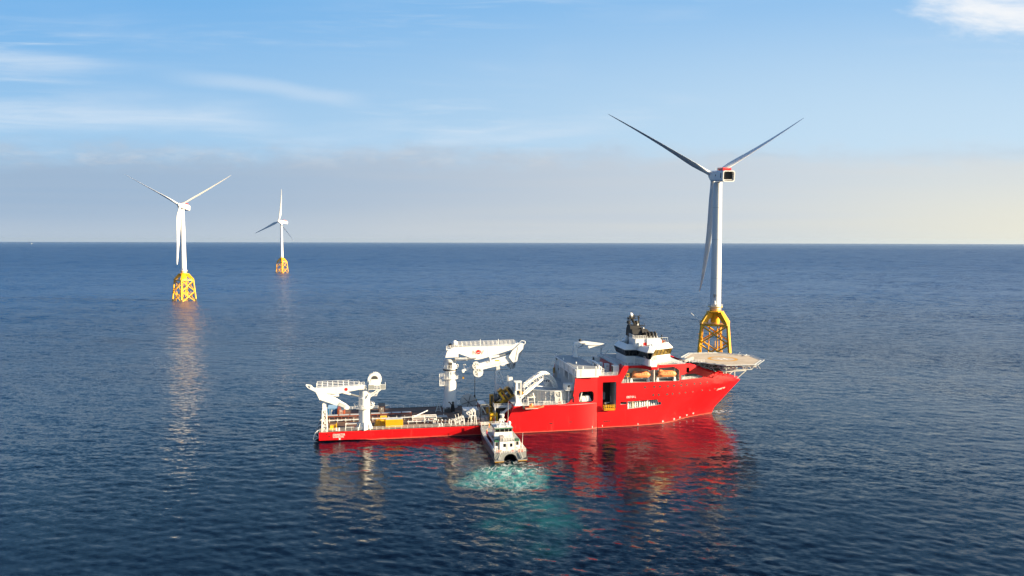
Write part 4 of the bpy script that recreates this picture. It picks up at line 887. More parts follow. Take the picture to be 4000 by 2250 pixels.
# --- yellow fold-down balcony in the tall side door
b = MB('yellow'); b.box((99.3, 0.9, 6.6), (103.3, 2.6, 6.8)); b.rail([(99.3, 2.0, 6.7), (99.3, 0.95, 6.7), (103.3, 0.95, 6.7), (103.3, 2.0, 6.7)], 1.75, .09, .8, 3); P(b, 'side_balcony')
b = MB('grey'); b.box((103.7, 2.4, 7.0), (104.05, 8.0, 16.5)); b.use('midgrey'); b.box((99.3, 6.0, 9.5), (101.2, 8.5, 12.0)); b.use('rust'); b.box((99.2, 4.0, 7.0), (101.5, 6.0, 8.6)); b.use('white'); b.bar((100.2, 3.4, 8.7), (102.1, 3.4, 8.9), .2, .15); b.bar((100.6, 3.4, 7.1), (100.7, 3.4, 8.7), .12, .12); b.tube((102.9, 4, 8.8), (102.6, 4, 11.0), .1); P(b, 'door_interior')
b = MB('white'); b.hexa([(91.3, 2.4, 9.8), (93.3, 2.4, 9.8), (93.3, 4.4, 9.8), (91.3, 4.4, 9.8)], [(91.2, 2.4, 11.7), (92.6, 2.4, 11.7), (92.6, 4.4, 11.7), (91.2, 4.4, 11.7)]); b.hexa([(93.4, 2.4, 9.9), (95.0, 2.4, 9.9), (95.0, 4.4, 9.9), (93.4, 4.4, 9.9)], [(92.8, 2.4, 11.8), (94.2, 2.4, 11.8), (94.2, 4.4, 11.8), (92.8, 4.4, 11.8)]); b.bar((90.6, 2.6, 9.9), (91.5, 2.6, 13.3), .4, .3); b.lathe((90.6, 3, 9.8), [(.5, 0), (.5, 1.4), (.35, 1.6)], 12); P(b, 'mooring_winch')
b = MB('white')
for s in (110.5, 113.2, 116.2): b.bar((s, 2.35, 6.5), (s, 2.35, 9.5), .18, .18)
for k in range(14): b.lathe((109.2 + k * .9, 3.8, 6.5 + k * .075), [(.33, 0), (.33, 1.5), (.15, 1.7)], 8)
b.use('yellow'); b.box((110.3, 2.3, 6.9), (110.7, 2.5, 9.3)); b.use('white'); b.box((108.6, 3.2, 8.6), (113, 6, 9.0)); P(b, 'gallery_fittings', smooth=40)
# ------------------------------------------------------------------ boxes on the deck behind the bridge
for i, (x0, x1, y0, y1, z1) in enumerate(((103.1, 104.6, 11.8, 13.6, 21.4), (101.2, 102.9, 14.8, 16.6, 21.5), (103.5, 105.7, 3.9, 6.0, 22.1), (100.7, 102.8, 18.0, 20.6, 23.1))):
    b = MB('white' if i < 3 else 'grey'); b.box((x0, y0, 18.955), (x1, y1, z1)); b.box((x0 - .05, y0 - .05, z1), (x1 + .05, y1 + .05, z1 + .08))
    if i >= 2: b.use('void'); b.box((x0 - .03, y0 + .2, 19.1), (x0, y1 - .2, z1 - .2))
    else: b.use('grey'); b.box((x0 + .3, y0 - .03, z1 - .9), (x1 - .3, y0, z1 - .5))
    P(b, 'vent_housing')
b = MB('white'); b.hexa([(97.2, 4.2, 18.96), (99.2, 4.2, 18.96), (99.2, 5.6, 18.96), (97.2, 5.6, 18.96)], [(97.4, 4.3, 20.2), (98.8, 4.3, 20.2), (98.8, 5.5, 20.2), (97.4, 5.5, 20.2)])
b.path([(98.2, 4.9, 20.2), (98.4, 4.8, 21.2), (98.5, 5.6, 22.4), (97.6, 8.6, 23.2), (97.0, 11.0, 23.0)], .42, 8); b.path([(98.8, 4.6, 20), (99.4, 4.6, 21.4), (98.8, 5.2, 22.0)], .18, 6); b.rail([(97.4, 3.4, 18.96), (99.8, 3.4, 18.96)], 2.4, .06, .8, 4); P(b, 'knuckle_crane', smooth=40)
# ------------------------------------------------------------------ bridge
TB = [(108.8, 7.0), (112.0, 6.8), (113.0, 6.5), (114.4, -1.4), (116.3, -1.9), (120.0, 5.3), (128.6, 9.3), (128.6, 17.6), (120.3, 21.6), (116.4, 28.4), (114.4, 28.0), (113.0, 20.2), (112.0, 19.9), (108.8, 19.6)]
def inset(poly, d):
    n = len(poly); out = []
    for i in range(n):
        p0, p1, p2 = Vector(poly[i - 1]), Vector(poly[i]), Vector(poly[(i + 1) % n])
        e1, e2 = (p1 - p0).normalized(), (p2 - p1).normalized(); n1, n2 = Vector((-e1.y, e1.x)), Vector((-e2.y, e2.x))
        m_ = (n1 + n2); k = d / max(0.35, m_.length_squared / 2); out.append(tuple(p1 + m_ * k * 1.0))
    return out
sgn = 1 if sum(a[0] * b_[1] - b_[0] * a[1] for a, b_ in zip(TB, TB[1:] + TB[:1])) > 0 else -1
IN = lambda d: inset(TB, d * sgn)
def loft(b, A, za, B, zb):
    n = len(A); b.add([(x, y, za) for x, y in A] + [(x, y, zb) for x, y in B], [(i, (i + 1) % n, n + (i + 1) % n, n + i) for i in range(n)])
b = MB('white'); W0, W1 = IN(0.85), IN(0.55)
loft(b, W0, 22.42, W0, 25.0); b.add([(x, y, 25.0) for x, y in W0], [tuple(range(len(W0)))])
house = P(b, 'wheelhouse')
b = MB('glass')
nT = len(TB); wb, wt = IN(0.82), IN(0.12)
for i in range(nT):
    j = (i + 1) % nT; b.use('gold_reflect' if i in (5,) else 'glass')
    b.add([(*wb[i], 25.0), (*wb[j], 25.0), (*wt[j], 27.25), (*wt[i], 27.25)], [(0, 1, 2, 3)])
win = P(b, 'bridge_windows', house)
fb, ft = IN(0.80), IN(0.09)
for i in range(nT):
    j = (i + 1) % nT; L = (Vector(TB[j]) - Vector(TB[i])).length; k = max(1, round(L / 2.0))
    for q in range(k + 1):
        f = q / k; p = (fb[i][0] * (1 - f) + fb[j][0] * f, fb[i][1] * (1 - f) + fb[j][1] * f, 25.0); r = (ft[i][0] * (1 - f) + ft[j][0] * f, ft[i][1] * (1 - f) + ft[j][1] * f, 27.25)
        b = MB('dark'); b.bar(p, r, .16 if i != 5 else .3, .06); P(b, 'window_mullion', house)
b = MB('white'); V0, V1 = IN(0.0), IN(2.3)
top_ = [(x, y) for x, y in V1]
loft(b, V0, 27.3, V0, 27.55); loft(b, V0, 27.55, IN(1.5), 29.3); loft(b, IN(1.5), 29.3, IN(1.75), 29.3); loft(b, IN(1.75), 29.3, IN(1.75), 28.4); loft(b, V0, 27.3, IN(0.1), 27.26)
b.use('dark'); Q = IN(1.7); b.add([(x, y, 28.42) for x, y in Q], [tuple(range(nT))]); b.use('dark'); loft(b, IN(0.02), 27.31, IN(-0.03), 27.40)
P(b, 'bridge_roof', house)
# support and bulwark of the starboard bridge wing
b = MB('white'); b.hexa([(113.3, 6.5, 22.42), (116.6, -0.02, 22.0), (118.6, -0.02, 22.0), (120.2, 5.6, 22.42)], [(112.0, 6.5, 25.0), (115.2, 0.2, 24.6), (118.9, 0.2, 24.6), (121.0, 6.0, 25.0)])
b.use('hull'); b.hexa([(112.6, 2.3, 21.3), (116.7, 0.0, 21.0), (118.6, 0.0, 21.0), (120.6, 2.3, 21.3)], [(112.6, 2.3, 22.41), (116.6, -0.01, 21.98), (118.6, -0.01, 21.98), (120.4, 2.3, 22.41)])
b.use('white'); b.rail([(114.2, 1.6, 24.8), (115.6, -0.6, 24.6), (119.0, -0.6, 24.6), (119.8, 2.0, 24.8)], .9, .05, 1.0); b.bar((109.2, 5.0, 22.5), (111.6, 4.6, 25.1), .3, .12); b.bar((111.6, 4.6, 25.1), (114.6, 1.6, 24.7), .2, .12); b.bar((111.7, 4.6, 25.0), (111.7, 4.6, 22.5), .3, .3)
P(b, 'bridge_wing')
b = MB('white'); b.rail([(105.3, 26, 22.42), (107.2, 2.4, 22.42), (113.2, 2.2, 22.42)], 1.15, .05, 1.3); P(b, 'bridge_deck_handrail')
b = MB('white'); b.rail([(121, 3.0, 22.42), (131.0, 3.6, 22.42), (137.4, 10.5, 22.3)], 1.15, .05, 1.5); b.bar((130.9, 3.4, 16.2), (130.9, 3.4, 23.6), .15, .15); P(b, 'foredeck_handrail')
b = MB('grey'); b.box((104.9, 6.5, 22.0), (106.9, 28, 22.40)); b.bar((105.2, 22.5, 22.4), (107.0, 20.6, 25.4), .2, .2); b.use('midgrey'); b.box((107.2, 3.0, 22.405), (128, 30, 22.43)); P(b, 'bridge_deck')
# upper works: funnel block, exhausts, mast
b = MB('white'); b.box((112.5, 5.6, 28.43), (119.0, 13.2, 31.5)); b.box((116.8, 5.2, 28.43), (121.0, 9.5, 31.6)); b.box((115.0, 5.0, 27.6), (121.4, 5.7, 28.6)); b.lathe((121.4, 6.4, 28.4), [(1.3, 0), (1.3, 2.4), (.9, 3.0)], 16)
b.use('signred'); b.box((115.4, 5.5, 28.0), (118.4, 5.56, 30.1)); b.use('dark'); b.box((116.85, 5.47, 28.0), (116.95, 5.52, 30.1)); b.use('white'); b.rail([(112.6, 13.0, 31.5), (112.6, 5.8, 31.5), (116.5, 5.8, 31.5)], 1.2, .06, 1.1)
b.box((113.6, 5.0, 28.2), (115.2, 5.6, 30.2)); b.tube((114.3, 4.2, 28), (114.3, 4.2, 29.8), .2); b.ball((120.2, 4.6, 28.8), .45, 10); P(b, 'funnel_base', smooth=35)
for i, s in enumerate((117.3, 118.6, 119.9, 121.1)):
    b = MB('black'); b.tube((s, 8.0, 31.4), (s, 8.0, 33.2), .46, n=14); b.tube((s, 8.0, 33.2), (s - .45, 8.3, 33.7), .46, n=14); b.use('white'); b.tube((s + .62, 7.6, 31.3), (s + .62, 7.6, 32.2), .09); P(b, 'exhaust_pipe', smooth=35)
b = MB('black')
b.hexa([(113.2, 9.5, 31.3), (121.0, 9.5, 31.3), (121.0, 18.5, 31.3), (113.2, 18.5, 31.3)], [(113.0, 11.0, 34.4), (119.0, 11.0, 34.4), (119.0, 17.5, 34.4), (113.0, 17.5, 34.4)])
b.hexa([(112.8, 12.0, 34.4), (117.8, 12.0, 34.4), (117.8, 16.5, 34.4), (112.8, 16.5, 34.4)], [(112.8, 12.6, 35.6), (116.4, 12.6, 35.6), (116.4, 16.0, 35.6), (112.8, 16.0, 35.6)])
b.use('black'); b.hexa([(116.6, 9.6, 33.2), (121.4, 9.8, 32.4), (121.4, 18.2, 32.4), (116.6, 18.2, 33.2)], [(116.8, 11.2, 34.8), (120.0, 11.2, 33.6), (120.0, 17.2, 33.6), (116.8, 17.2, 34.8)])
b.use('black'); b.hexa([(113.4, 9.8, 28.43), (121.3, 9.8, 28.43), (121.3, 18.4, 28.43), (113.4, 18.4, 28.43)], [(113.3, 9.6, 31.4), (121.0, 9.6, 31.4), (121.0, 18.4, 31.4), (113.3, 18.4, 31.4)])
fun = P(b, 'funnel_casing')
b = MB('black')
for t in (13.2, 15.2): b.bar((113.0, t, 35.4), (112.9, t, 38.4), .35, .35); b.bar((115.6, t, 35.4), (113.9, t, 38.3), .4, .4)
b.box((112.5, 12.8, 38.2), (114.8, 15.6, 38.5)); b.rail([(112.5, 12.8, 38.5), (114.8, 12.8, 38.5), (114.8, 15.6, 38.5)], .9, .06, .8); b.box((112.4, 13.0, 36.2), (113.0, 15.4, 37.2)); b.bar((114.0, 14, 37.9), (116.2, 14, 38.3), .2, .2)
b.bar((116.8, 14, 35.2), (116.6, 14, 39.2), .5, .4); b.bar((115.3, 13.8, 39.0), (117.6, 13.8, 39.2), .18, .18); b.bar((116.6, 12.6, 38.6), (116.6, 15.4, 38.6), .12, .12); b.ball((115.7, 13.8, 36.7), .75, 12); b.tube((117.0, 14, 39.1), (117.2, 14, 39.9), .08)
b.box((116.8, 12.6, 35.3), (118.9, 15.2, 35.5)); b.tube((118.7, 13, 35.5), (118.7, 13, 36.6), .07); b.tube((113.6, 14, 40), (114.3, 14, 41.0), .05)
for z in (36.0, 36.8, 37.5): b.bar((113.0, 13.2, z), (115.2 - (z - 35.4) * .58, 13.2, z), .14, .14)
b.use('white'); b.box((116.0, 13.4, 35.6), (116.5, 14.2, 36.3)); b.ball((118.2, 13.0, 34.5), .35, 8)
mast = P(b, 'radar_mast', fun, 50)
b = MB('white'); b.lathe((113.6, 14.2, 38.5), [(.55, 0), (.85, .5), (.85, 1.2), (.5, 1.75), (.1, 1.95)], 16); P(b, 'radome', mast, 60)
b = MB('white'); b.lathe((113.5, 17.4, 28.43), [(.4, 0), (.4, .8), (1.0, 1.0), (1.05, 2.0), (.7, 2.8), (.1, 3.1)], 18); b.box((111.9, 16.6, 28.6), (114.6, 18.2, 29.2)); P(b, 'radome', smooth=60)
b = MB('white'); b.lathe((118.6, 4.4, 27.7), [(.5, 0), (1.0, .4), (1.0, 1.3), (.6, 1.9), (.1, 2.0)], 18); P(b, 'radome', smooth=60)
b = MB('white'); b.tube((111.0, 18.4, 29.2), (110.8, 18.4, 31.4), .12); b.ball((110.8, 18.4, 31.6), .3, 8); P(b, 'bridge_antenna')
for k, (s, h) in enumerate(((122.3, 2.6), (123.4, 1.5), (124.4, 1.7), (125.4, 1.4), (126.3, 1.5), (127.2, 1.8))):
    b = MB('grey'); y = 7.2 + (s - 120) * .46; b.tube((s, y, 29.2), (s - .35, y, 29.2 + h), .06, n=5); P(b, 'whip_antenna')
b = MB('black'); b.tube((125.6, 13, 28.4), (125.6, 13, 31.4), .08); b.lathe((125.6, 13, 29.8), [(.1, 0), (.42, .7), (.1, 1.4)], 8); b.lathe((125.6, 13, 31.2), [(.1, 0), (.3, .4), (.1, .8)], 8); P(b, 'day_shape_mast')
b = MB('grey'); b.tube((121.6, 8, 28.4), (121.6, 8, 33.4), .06); b.tube((121.9, 12, 30.8), (128, 13, 30.8), .07); b.use('inflatable'); b.box((123.2, 8.0, 28.43), (123.9, 8.8, 30.2)); b.use('rust'); b.box((121.8, 12.0, 28.43), (126.6, 12.3, 30.0)); P(b, 'compass_deck_fittings')
# ------------------------------------------------------------------ helideck over the bow
HZ = 22.0
HP = [(137.1, 18.2), (144.1, 27.3), (155.5, 27.0), (164.6, 19.0), (163.6, 7.6), (156.2, -1.2), (144.8, -1.0), (138.0, 7.4)]
b = MB('helideck'); b.prism(HP, 'z', HZ - 0.25, HZ)
b.use('dark')
for p, q in ((7, 0), (6, 7)):
    A_, B_ = Vector(HP[p]), Vector(HP[q])
    for f in (.12, .45, .8):
        c_ = A_.lerp(B_, f) * .93 + Vector((150.6, 12.9)) * .07; b.box((c_.x - .7, c_.y - .7, HZ + .004), (c_.x + .7, c_.y + .7, HZ + .02))
heli = P(b, 'helideck')
b = MB('grey'); ctr = Vector((150.6, 12.9))
for i in range(8):
    p, q = Vector(HP[i]), Vector(HP[(i + 1) % 8]); po, qo = ctr + (p - ctr) * 1.09, ctr + (q - ctr) * 1.09
    b.bar((*po, HZ + .1), (*qo, HZ + .1), .16, .16); b.bar((*p, HZ - .05), (*q, HZ - .05), .3, .3)
    for k in range(7):
        f = k / 6; b.bar((*p.lerp(q, f), HZ - .1), (*po.lerp(qo, f), HZ + .1), .12, .12)
    b.add([(*p, HZ - .06), (*q, HZ - .06), (*qo, HZ + .06), (*po, HZ + .06)], [(0, 1, 2, 3)])
P(b, 'safety_net', heli)
b = MB('grey')
def inside(x, y):
    c = False
    for i in range(8):
        (x1, y1), (x2, y2) = HP[i], HP[i - 1]
        if (y1 > y) != (y2 > y) and x < (x2 - x1) * (y - y1) / (y2 - y1) + x1: c = not c
    return c
for y in (1.4, 7.2, 13.0, 18.8, 24.6):
    xs = [x for x in np.arange(136, 167, .5) if inside(x, y)]; x0, x1 = xs[0], xs[-1]; n_ = max(2, round((x1 - x0) / 3.2)); zb = HZ - 2.3
    b.bar((x0, y, HZ - .45), (x1, y, HZ - .45), .25, .25); b.bar((x0 + 1.5, y, zb), (x1 - 1.5, y, zb), .25, .25)
    for k in range(n_):
        xa, xb = x0 + (x1 - x0) * k / n_, x0 + (x1 - x0) * (k + 1) / n_; xm = min(max((xa + xb) / 2, x0 + 1.5), x1 - 1.5)
        b.bar((xa, y, HZ - .45), (xm, y, zb), .17, .17); b.bar((xb, y, HZ - .45), (xm, y, zb), .17, .17)
for x in (141.5, 146, 150.6, 155.2, 160):
    ys = [y for y in np.arange(-2, 28, .5) if inside(x, y)]; b.bar((x, ys[0], HZ - .5), (x, ys[-1], HZ - .5), .2, .2); b.bar((x, max(ys[0], 1.4), HZ - 2.3), (x, min(ys[-1], 24.6), HZ - 2.3), .2, .2)
    for y0_, y1_ in ((1.4, 7.2), (7.2, 13.0), (13, 18.8), (18.8, 24.6)): b.bar((x, y0_, HZ - 2.3), (x, (y0_ + y1_) / 2, HZ - .5), .14, .14); b.bar((x, y1_, HZ - 2.3), (x, (y0_ + y1_) / 2, HZ - .5), .14, .14)
b.bar((150.5, 12, HZ - 4.9), (160.0, 12, HZ - 4.6), .3, .3); b.bar((150.5, 19, HZ - 4.9), (160.0, 19, HZ - 4.6), .3, .3)
for s in (150.6, 155.2): 
    for t in (12, 19): b.bar((s, t, 15.0), (s, t, HZ - 2.3), .35, .35)
    b.bar((s, 12, HZ - 4.8), (s, 19, HZ - 4.8), .25, .25)
b.bar((156.2, 12, 14.4), (160.0, 12, HZ - 4.6), .28, .28); b.bar((156.2, 19, 14.4), (160.0, 19, HZ - 4.6), .28, .28)
for s, t in ((140, 9), (140, 23), (145, 10), (145, 22)): b.bar((s, t, 17.5), (s, t, HZ - .4), .35, .35)
b.bar((142.0, 8.5, HZ - .6), (139.6, 8.0, HZ - 3), .22, .22)
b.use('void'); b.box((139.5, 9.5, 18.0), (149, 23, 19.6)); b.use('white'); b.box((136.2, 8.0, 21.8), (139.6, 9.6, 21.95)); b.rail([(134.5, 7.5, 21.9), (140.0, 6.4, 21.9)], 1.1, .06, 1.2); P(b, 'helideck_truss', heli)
b = MB('white'); b.lathe((163.0, 17.8, HZ), [(.25, 0), (.25, .5)], 8); b.bar((161.5, 20, HZ + .5), (163.8, 17.0, HZ + .2), .2, .2); b.bar((162.0, 17, HZ + .3), (164.2, 19.6, HZ + .4), .15, .15); b.bar((161, 20.8, HZ + .1), (161.6, 20.2, HZ + 1.2), .2, .2); P(b, 'fire_monitor', heli)
# --- lifeboat recess fittings: white post, cradle feet, mid-grey floor sheet
b = MB('white'); b.bar((118.4, 1.9, 16.2), (118.4, 1.9, 20.9), .45, .3)
for s in (110.1, 116.6, 120.2, 126.8): b.hexa([(s - .55, 2.6, 16.16), (s + .45, 2.6, 16.16), (s + .45, 3.8, 16.16), (s - .55, 3.8, 16.16)], [(s - .3, 2.6, 17.6), (s + .25, 2.6, 17.6), (s + .25, 3.8, 17.6), (s - .3, 3.8, 17.6)])
b.bar((110, 4.4, 17.2), (117, 4.4, 17.3), .2, .5); b.bar((120.2, 4.4, 17.2), (127, 4.4, 17.3), .2, .5); b.use('midgrey'); b.box((106.2, 2.3, 16.155), (128.4, 6.0, 16.17)); P(b, 'lifeboat_cradle')
b = MB('white'); b.rail([(105.7, 2.1, 16.1), (108.6, 2.1, 16.1)], 1.2, .06, .9); b.bar((108.4, 2.0, 16.1), (108.4, 2.0, 19.6), .16, .16)
for k in range(4): b.bar((106.2 + k * .65, 2.1, 17.5 + k * 1.0), (107.0 + k * .65, 2.1, 17.5 + k * 1.0), .08, .1)
b.use('yellow'); b.box((107.9, 1.9, 18.3), (108.9, 2.0, 19.6)); b.use('dark'); b.box((108.05, 1.87, 18.5), (108.75, 1.9, 19.4)); P(b, 'muster_sign')
b = MB('white'); b.rail([(130.0, 2.9, 16.4), (138.2, 5.1, 16.6)], .9, .06, 1.6); b.lathe((130.6, 5.5, 16.4), [(.9, 0), (.9, 1.0), (.2, 1.4)], 14); b.use('glass'); b.box((134.2, 8.92, 17.3), (134.9, 8.98, 17.8)); P(b, 'forecastle_opening_rail')
# ------------------------------------------------------------------ things lying on the ship's decks (each its own object)
def dthing(name, s, t, z, label, cat, group=None): return empty(name, SW(s, t, z), PHI, label, cat, group)
def container(name, s, t, w, d, h, m, label, topm=None, doors=True, group=None):
    """corrugated box container; its end (doors) faces the near side"""
    r = dthing(name, s, t, DK + .13, label, 'container', group)
    b = MB(m); b.box((0.05, .05, .1), (w - .05, d - .05, h - .06)); k = max(6, int(w / .28))
    for i in range(k): x = .1 + (w - .2) * (i + .25) / k; b.box((x, .005, .15), (x + (w - .2) * .5 / k, .05, h - .15))
    k2 = int(d / .3)
    for i in range(k2): y = .1 + (d - .2) * (i + .25) / k2; b.box((.005, y, .15), (.05, y + (d - .2) * .5 / k2, h - .15)); b.box((w - .05, y, .15), (w - .005, y + (d - .2) * .5 / k2, h - .15))
    for x in (0, w - .14):
        for y in (0, d - .14): b.box((x, y, 0), (x + .14, y + .14, h))
    for z in (0, h - .16): b.box((0, 0, z), (w, .1, z + .14)); b.box((0, d - .1, z), (w, d, z + .14)); b.box((0, 0, z), (.1, d, z + .14)); b.box((w - .1, 0, z), (w, d, z + .14))
    b.build('body', r)
    b = MB(topm or m); b.box((.02, .02, h - .05), (w - .02, d - .02, h + .03)); b.build('roof', r)
    if doors:
        b = MB('white')
        for x in (.25 * w, .42 * w, .58 * w, .75 * w): b.tube((x, -.03, .2), (x, -.03, h - .2), .035, n=5)
        b.box((.44 * w, -.05, h * .62), (.56 * w, -.01, h * .74)); b.build('lock_rods', r)
    return r
M['skyblue'] = paint('pale_blue_roof', (0.30, 0.48, 0.66), 0.5, var=0.15); M['boxyellow'] = paint('container_yellow', (0.85, 0.46, 0.01), 0.45, var=0.06)
container('shipping_container', 1.3, 23.0, 3.3, 6.0, 2.7, 'boxblue', 'blue container with pale blue roof beside the stern crane', 'skyblue')
container('shipping_container', 4.9, 22.2, 2.45, 6.0, 2.6, 'boxred', 'rust-red corrugated container under the tip of the folded crane jib', 'boxred')
container('shipping_container', 19.5, 22.6, 2.5, 6.0, 2.8, 'boxdark', 'dark maroon container standing alone on the far side of the aft deck', 'black')
container('generator_container', 22.0, 3.0, 5.9, 2.3, 2.55, 'boxyellow', 'bright yellow ribbed container with grey roof by the starboard rail', 'grey', False)
r = dthing('winch_unit', 18.2, 5.2, DK, 'yellow winch under a portal frame beside the yellow container', 'winch')
b = MB('mustard'); b.box((0, 0, .1), (3.6, 2.4, .5)); b.lathe((1.2, .3, 1.2), [(.9, 0), (.9, .1), (.55, .12), (.55, 1.6), (.9, 1.62), (.9, 1.75)], 16, 'y'); b.build('drum', r, 35)
b = MB('yellow')
for x in (2.2, 4.1):
    for y in (2.0, 3.2): b.bar((x, y, 0), (x, y, 2.7), .28, .28)
b.box((2.0, 1.9, 2.6), (4.3, 3.3, 2.95)); b.box((2.4, 2.1, .2), (3.8, 3.0, 1.7)); b.build('portal_frame', r)
b = MB('dark'); b.box((.2, 2.0, .5), (1.9, 2.6, 1.5)); b.build('power_pack', r)
r = dthing('winch_unit', 3.2, 2.6, DK, 'small yellow machine behind the stern handrail near the boom rest', 'winch')
b = MB('yellow'); b.box((0, 0, .1), (2.6, 1.9, .4)); b.box((.2, .2, .4), (1.3, 1.6, 1.5)); b.bar((2.4, .1, .1), (2.4, .1, 2.3), .2, .2); b.bar((2.4, 1.8, .1), (2.4, 1.8, 2.2), .2, .2); b.build('frame', r)
b = MB('mustard'); b.lathe((1.9, .3, 1.0), [(.6, 0), (.6, .08), (.35, .1), (.35, 1.1), (.6, 1.12), (.6, 1.2)], 14, 'y'); b.build('drum', r, 35)
# cable trackways: red-brown beams on trestles under pale cover plates
def trackway(s0, s1, t, label, plates=True):
    r = dthing('cable_trackway', s0, t, DK, label, 'trackway', 'cable trackways along the aft deck'); L = s1 - s0
    b = MB('rust'); b.box((0, 0, .9), (L, .22, 1.35)); b.box((0, 1.2, .9), (L, 1.42, 1.35)); b.box((0, .2, .95), (L, 1.22, 1.05))
    for i in range(int(L / 2.4) + 1):
        x = .1 + i * 2.4
        if x < L: b.bar((x, .1, 0), (x, .1, .95), .18, .18); b.bar((x, 1.3, 0), (x, 1.3, .95), .18, .18)
    b.build('beam', r)
    if plates:
        k = max(1, round(L / 3.9))
        for i in range(k):
            b = MB('grey'); x = L * i / k; b.box((x + .15, -.05, 1.36), (x + L / k - .25, 1.45, 1.45)); b.build('cover_plate', r)
    return r
trackway(1.6, 13.4, 17.6, 'red-brown trackway with pale cover plates, sternmost half behind the aft crane')
trackway(16.8, 31.6, 18.2, 'red-brown trackway with pale cover plates, forward half beyond the yellow container')
def pipe_run(s0, s1, t, label, z=.55):
    r = dthing('pipe_rack', s0, t, DK, label, 'pipe rack', 'pipe racks lying along the aft deck'); L = s1 - s0
    b = MB('grey')
    for k in range(3): b = MB('grey'); b.tube((0, k * .45, z), (L, k * .45, z + .02), .14, n=8); b.build('pipe', r, 40)
    for i in range(int(L / 2.6) + 1): b = MB('rust'); b.box((i * 2.6, -.2, 0), (i * 2.6 + .25, 1.2, z - .13)); b.build('bearer', r)
    for i in range(int(L / 2.8) + 1): b = MB('white'); b.bar((i * 2.8 + .4, -.4, 0), (i * 2.8 + .4, -.4, 1.5), .12, .12); b.build('stanchion', r)
pipe_run(2.2, 12.9, 13.4, 'three long grey pipes with white stanchions astern of the aft crane column')
pipe_run(17.2, 43.5, 13.6, 'three long grey pipes with white stanchions running forward from the aft crane')
pipe_run(29.5, 38.5, 6.6, 'short grey pipe bundle lying just forward of the yellow container', .7)
r = dthing('pipe_rack', 31.5, 9.6, DK, 'white open frame with a pale boom leaning over it amid the aft deck', 'rack')
b = MB('white')
for x in (0, 4.2, 8.4):
    for y in (0, 2.0): b.bar((x, y, 0), (x, y, 1.7), .2, .2)
for y in (0, 2.0): b.bar((0, y, 1.7), (8.4, y, 1.7), .22, .22); b.bar((0, y, .8), (8.4, y, .8), .14, .14)
b.build('frame', r); b = MB('white'); b.bar((.6, .2, 1.8), (5.4, 1.2, 3.6), .3, .3); b.build('boom', r)
b = MB('rust'); b.box((.3, .2, .05), (7.8, 1.8, .7)); b.build('skid', r)
for i, (s, t, h) in enumerate(((35.4, 6.9, 1.5), (36.7, 6.9, 1.5), (38.6, 5.7, 1.7), (39.1, 5.7, 1.7), (40.0, 5.5, 1.4), (41.3, 5.4, 1.4), (42.6, 5.3, 1.4), (43.9, 5.2, 1.4))):
    r = dthing('vent_pipe', s, t, DK, 'short white gooseneck vent in the row along the starboard side of the aft deck', 'vent', 'white gooseneck vents')
    b = MB('white'); b.path([(0, 0, 0), (0, 0, h - .25), (.08, -.1, h), (.2, -.25, h - .1), (.22, -.28, h - .35)], .17, 8); b.build('pipe', r, 50); b = MB('grey'); b.lathe((0, 0, 0), [(.3, 0), (.3, .12), (.18, .2)], 10); b.build('flange', r)
r = dthing('hatch_cover', 36.5, 10.8, DK, 'dark grey raised hatch in the middle of the aft deck', 'hatch')
b = MB('midgrey'); b.box((0, 0, .02), (7.4, 3.0, .9)); b.build('cover', r); b = MB('dark'); b.box((.2, -.03, .15), (7.2, 0, .75)); b.use('mustard'); b.box((3.4, .2, .905), (3.5, 2.8, .93)); b.build('coaming', r)
r = dthing('steel_cradle', 8.6, 1.7, DK, 'low white tubular cradle at the starboard rail beside the aft crane', 'frame')
b = MB('white')
for x in (0, 4.2): b.bar((x, 0, 0), (x - .3 if x else .2, 0, 2.1), .16, .16); b.bar((x, 1.2, 0), (x, 1.2, 2.1), .16, .16)
b.bar((.1, 0, 2.1), (4.0, 0, 2.1), .18, .18); b.bar((.1, 1.2, 2.1), (4.0, 1.2, 2.1), .18, .18); b.bar((0, 0, 1), (4.1, 0, 1), .1, .1); b.build('frame', r)
b = MB('signred'); b.lathe((2.9, .1, .9), [(.42, 0), (.42, .14), (.25, .14), (.25, 0)], 14, 'y'); b.build('lifebuoy', r)
for k, (s, lab) in enumerate(((5.6, 'white mooring bollard pair nearest the stern letters'), (12.9, 'white mooring bollard pair beside the aft crane foot'), (40.2, 'white mooring bollard pair on the starboard deck edge amidships'))):
    r = dthing('mooring_bollard', s, 0.9, DK + .12, lab, 'bollard', 'mooring bollards')
    for x in (0, .9): b = MB('white'); b.lathe((x, 0, 0), [(.24, 0), (.24, .8), (.32, .85), (.32, 1.0)], 12); b.build('post', r, 40)
    b = MB('grey'); b.box((-.45, -.4, 0), (1.35, .4, .08)); b.build('base_plate', r)
r = dthing('cable_quadrant_rack', 44.4, 1.2, DK, 'cream tilted rack with upright prongs near the starboard rail amidships', 'rack')
b = MB('white'); W = lambda x, z, y: (x, y, z)
for y in (0, 1.6):
    b.bar((0, y, 0), (0, y, 2.1), .16, .16); b.bar((1.4, y, 0), (1.4, y, 1.9), .14, .14); b.bar((3.0, y, 0), (3.0, y, 1.6), .18, .18); b.bar((4.5, y, 0), (4.5, y, 2.3), .2, .2)
    b.bar((0, y, 2.1), (1.4, y, 2.1), .14, .14); b.bar((1.2, y, .9), (4.6, y, 2.1), .2, .2); b.bar((1.2, y, 2.0), (4.4, y, 3.0), .16, .16)
for i in range(5): x = 1.3 + i * .8; b.bar((x, 0, .9 + i * .28), (x - .45, 0, 2.2 + i * .28), .13, .13); b.bar((x, 1.6, .9 + i * .28), (x - .45, 1.6, 2.2 + i * .28), .13, .13); b.bar((x, 0, 1 + i * .28), (x, 1.6, 1 + i * .28), .12, .12)
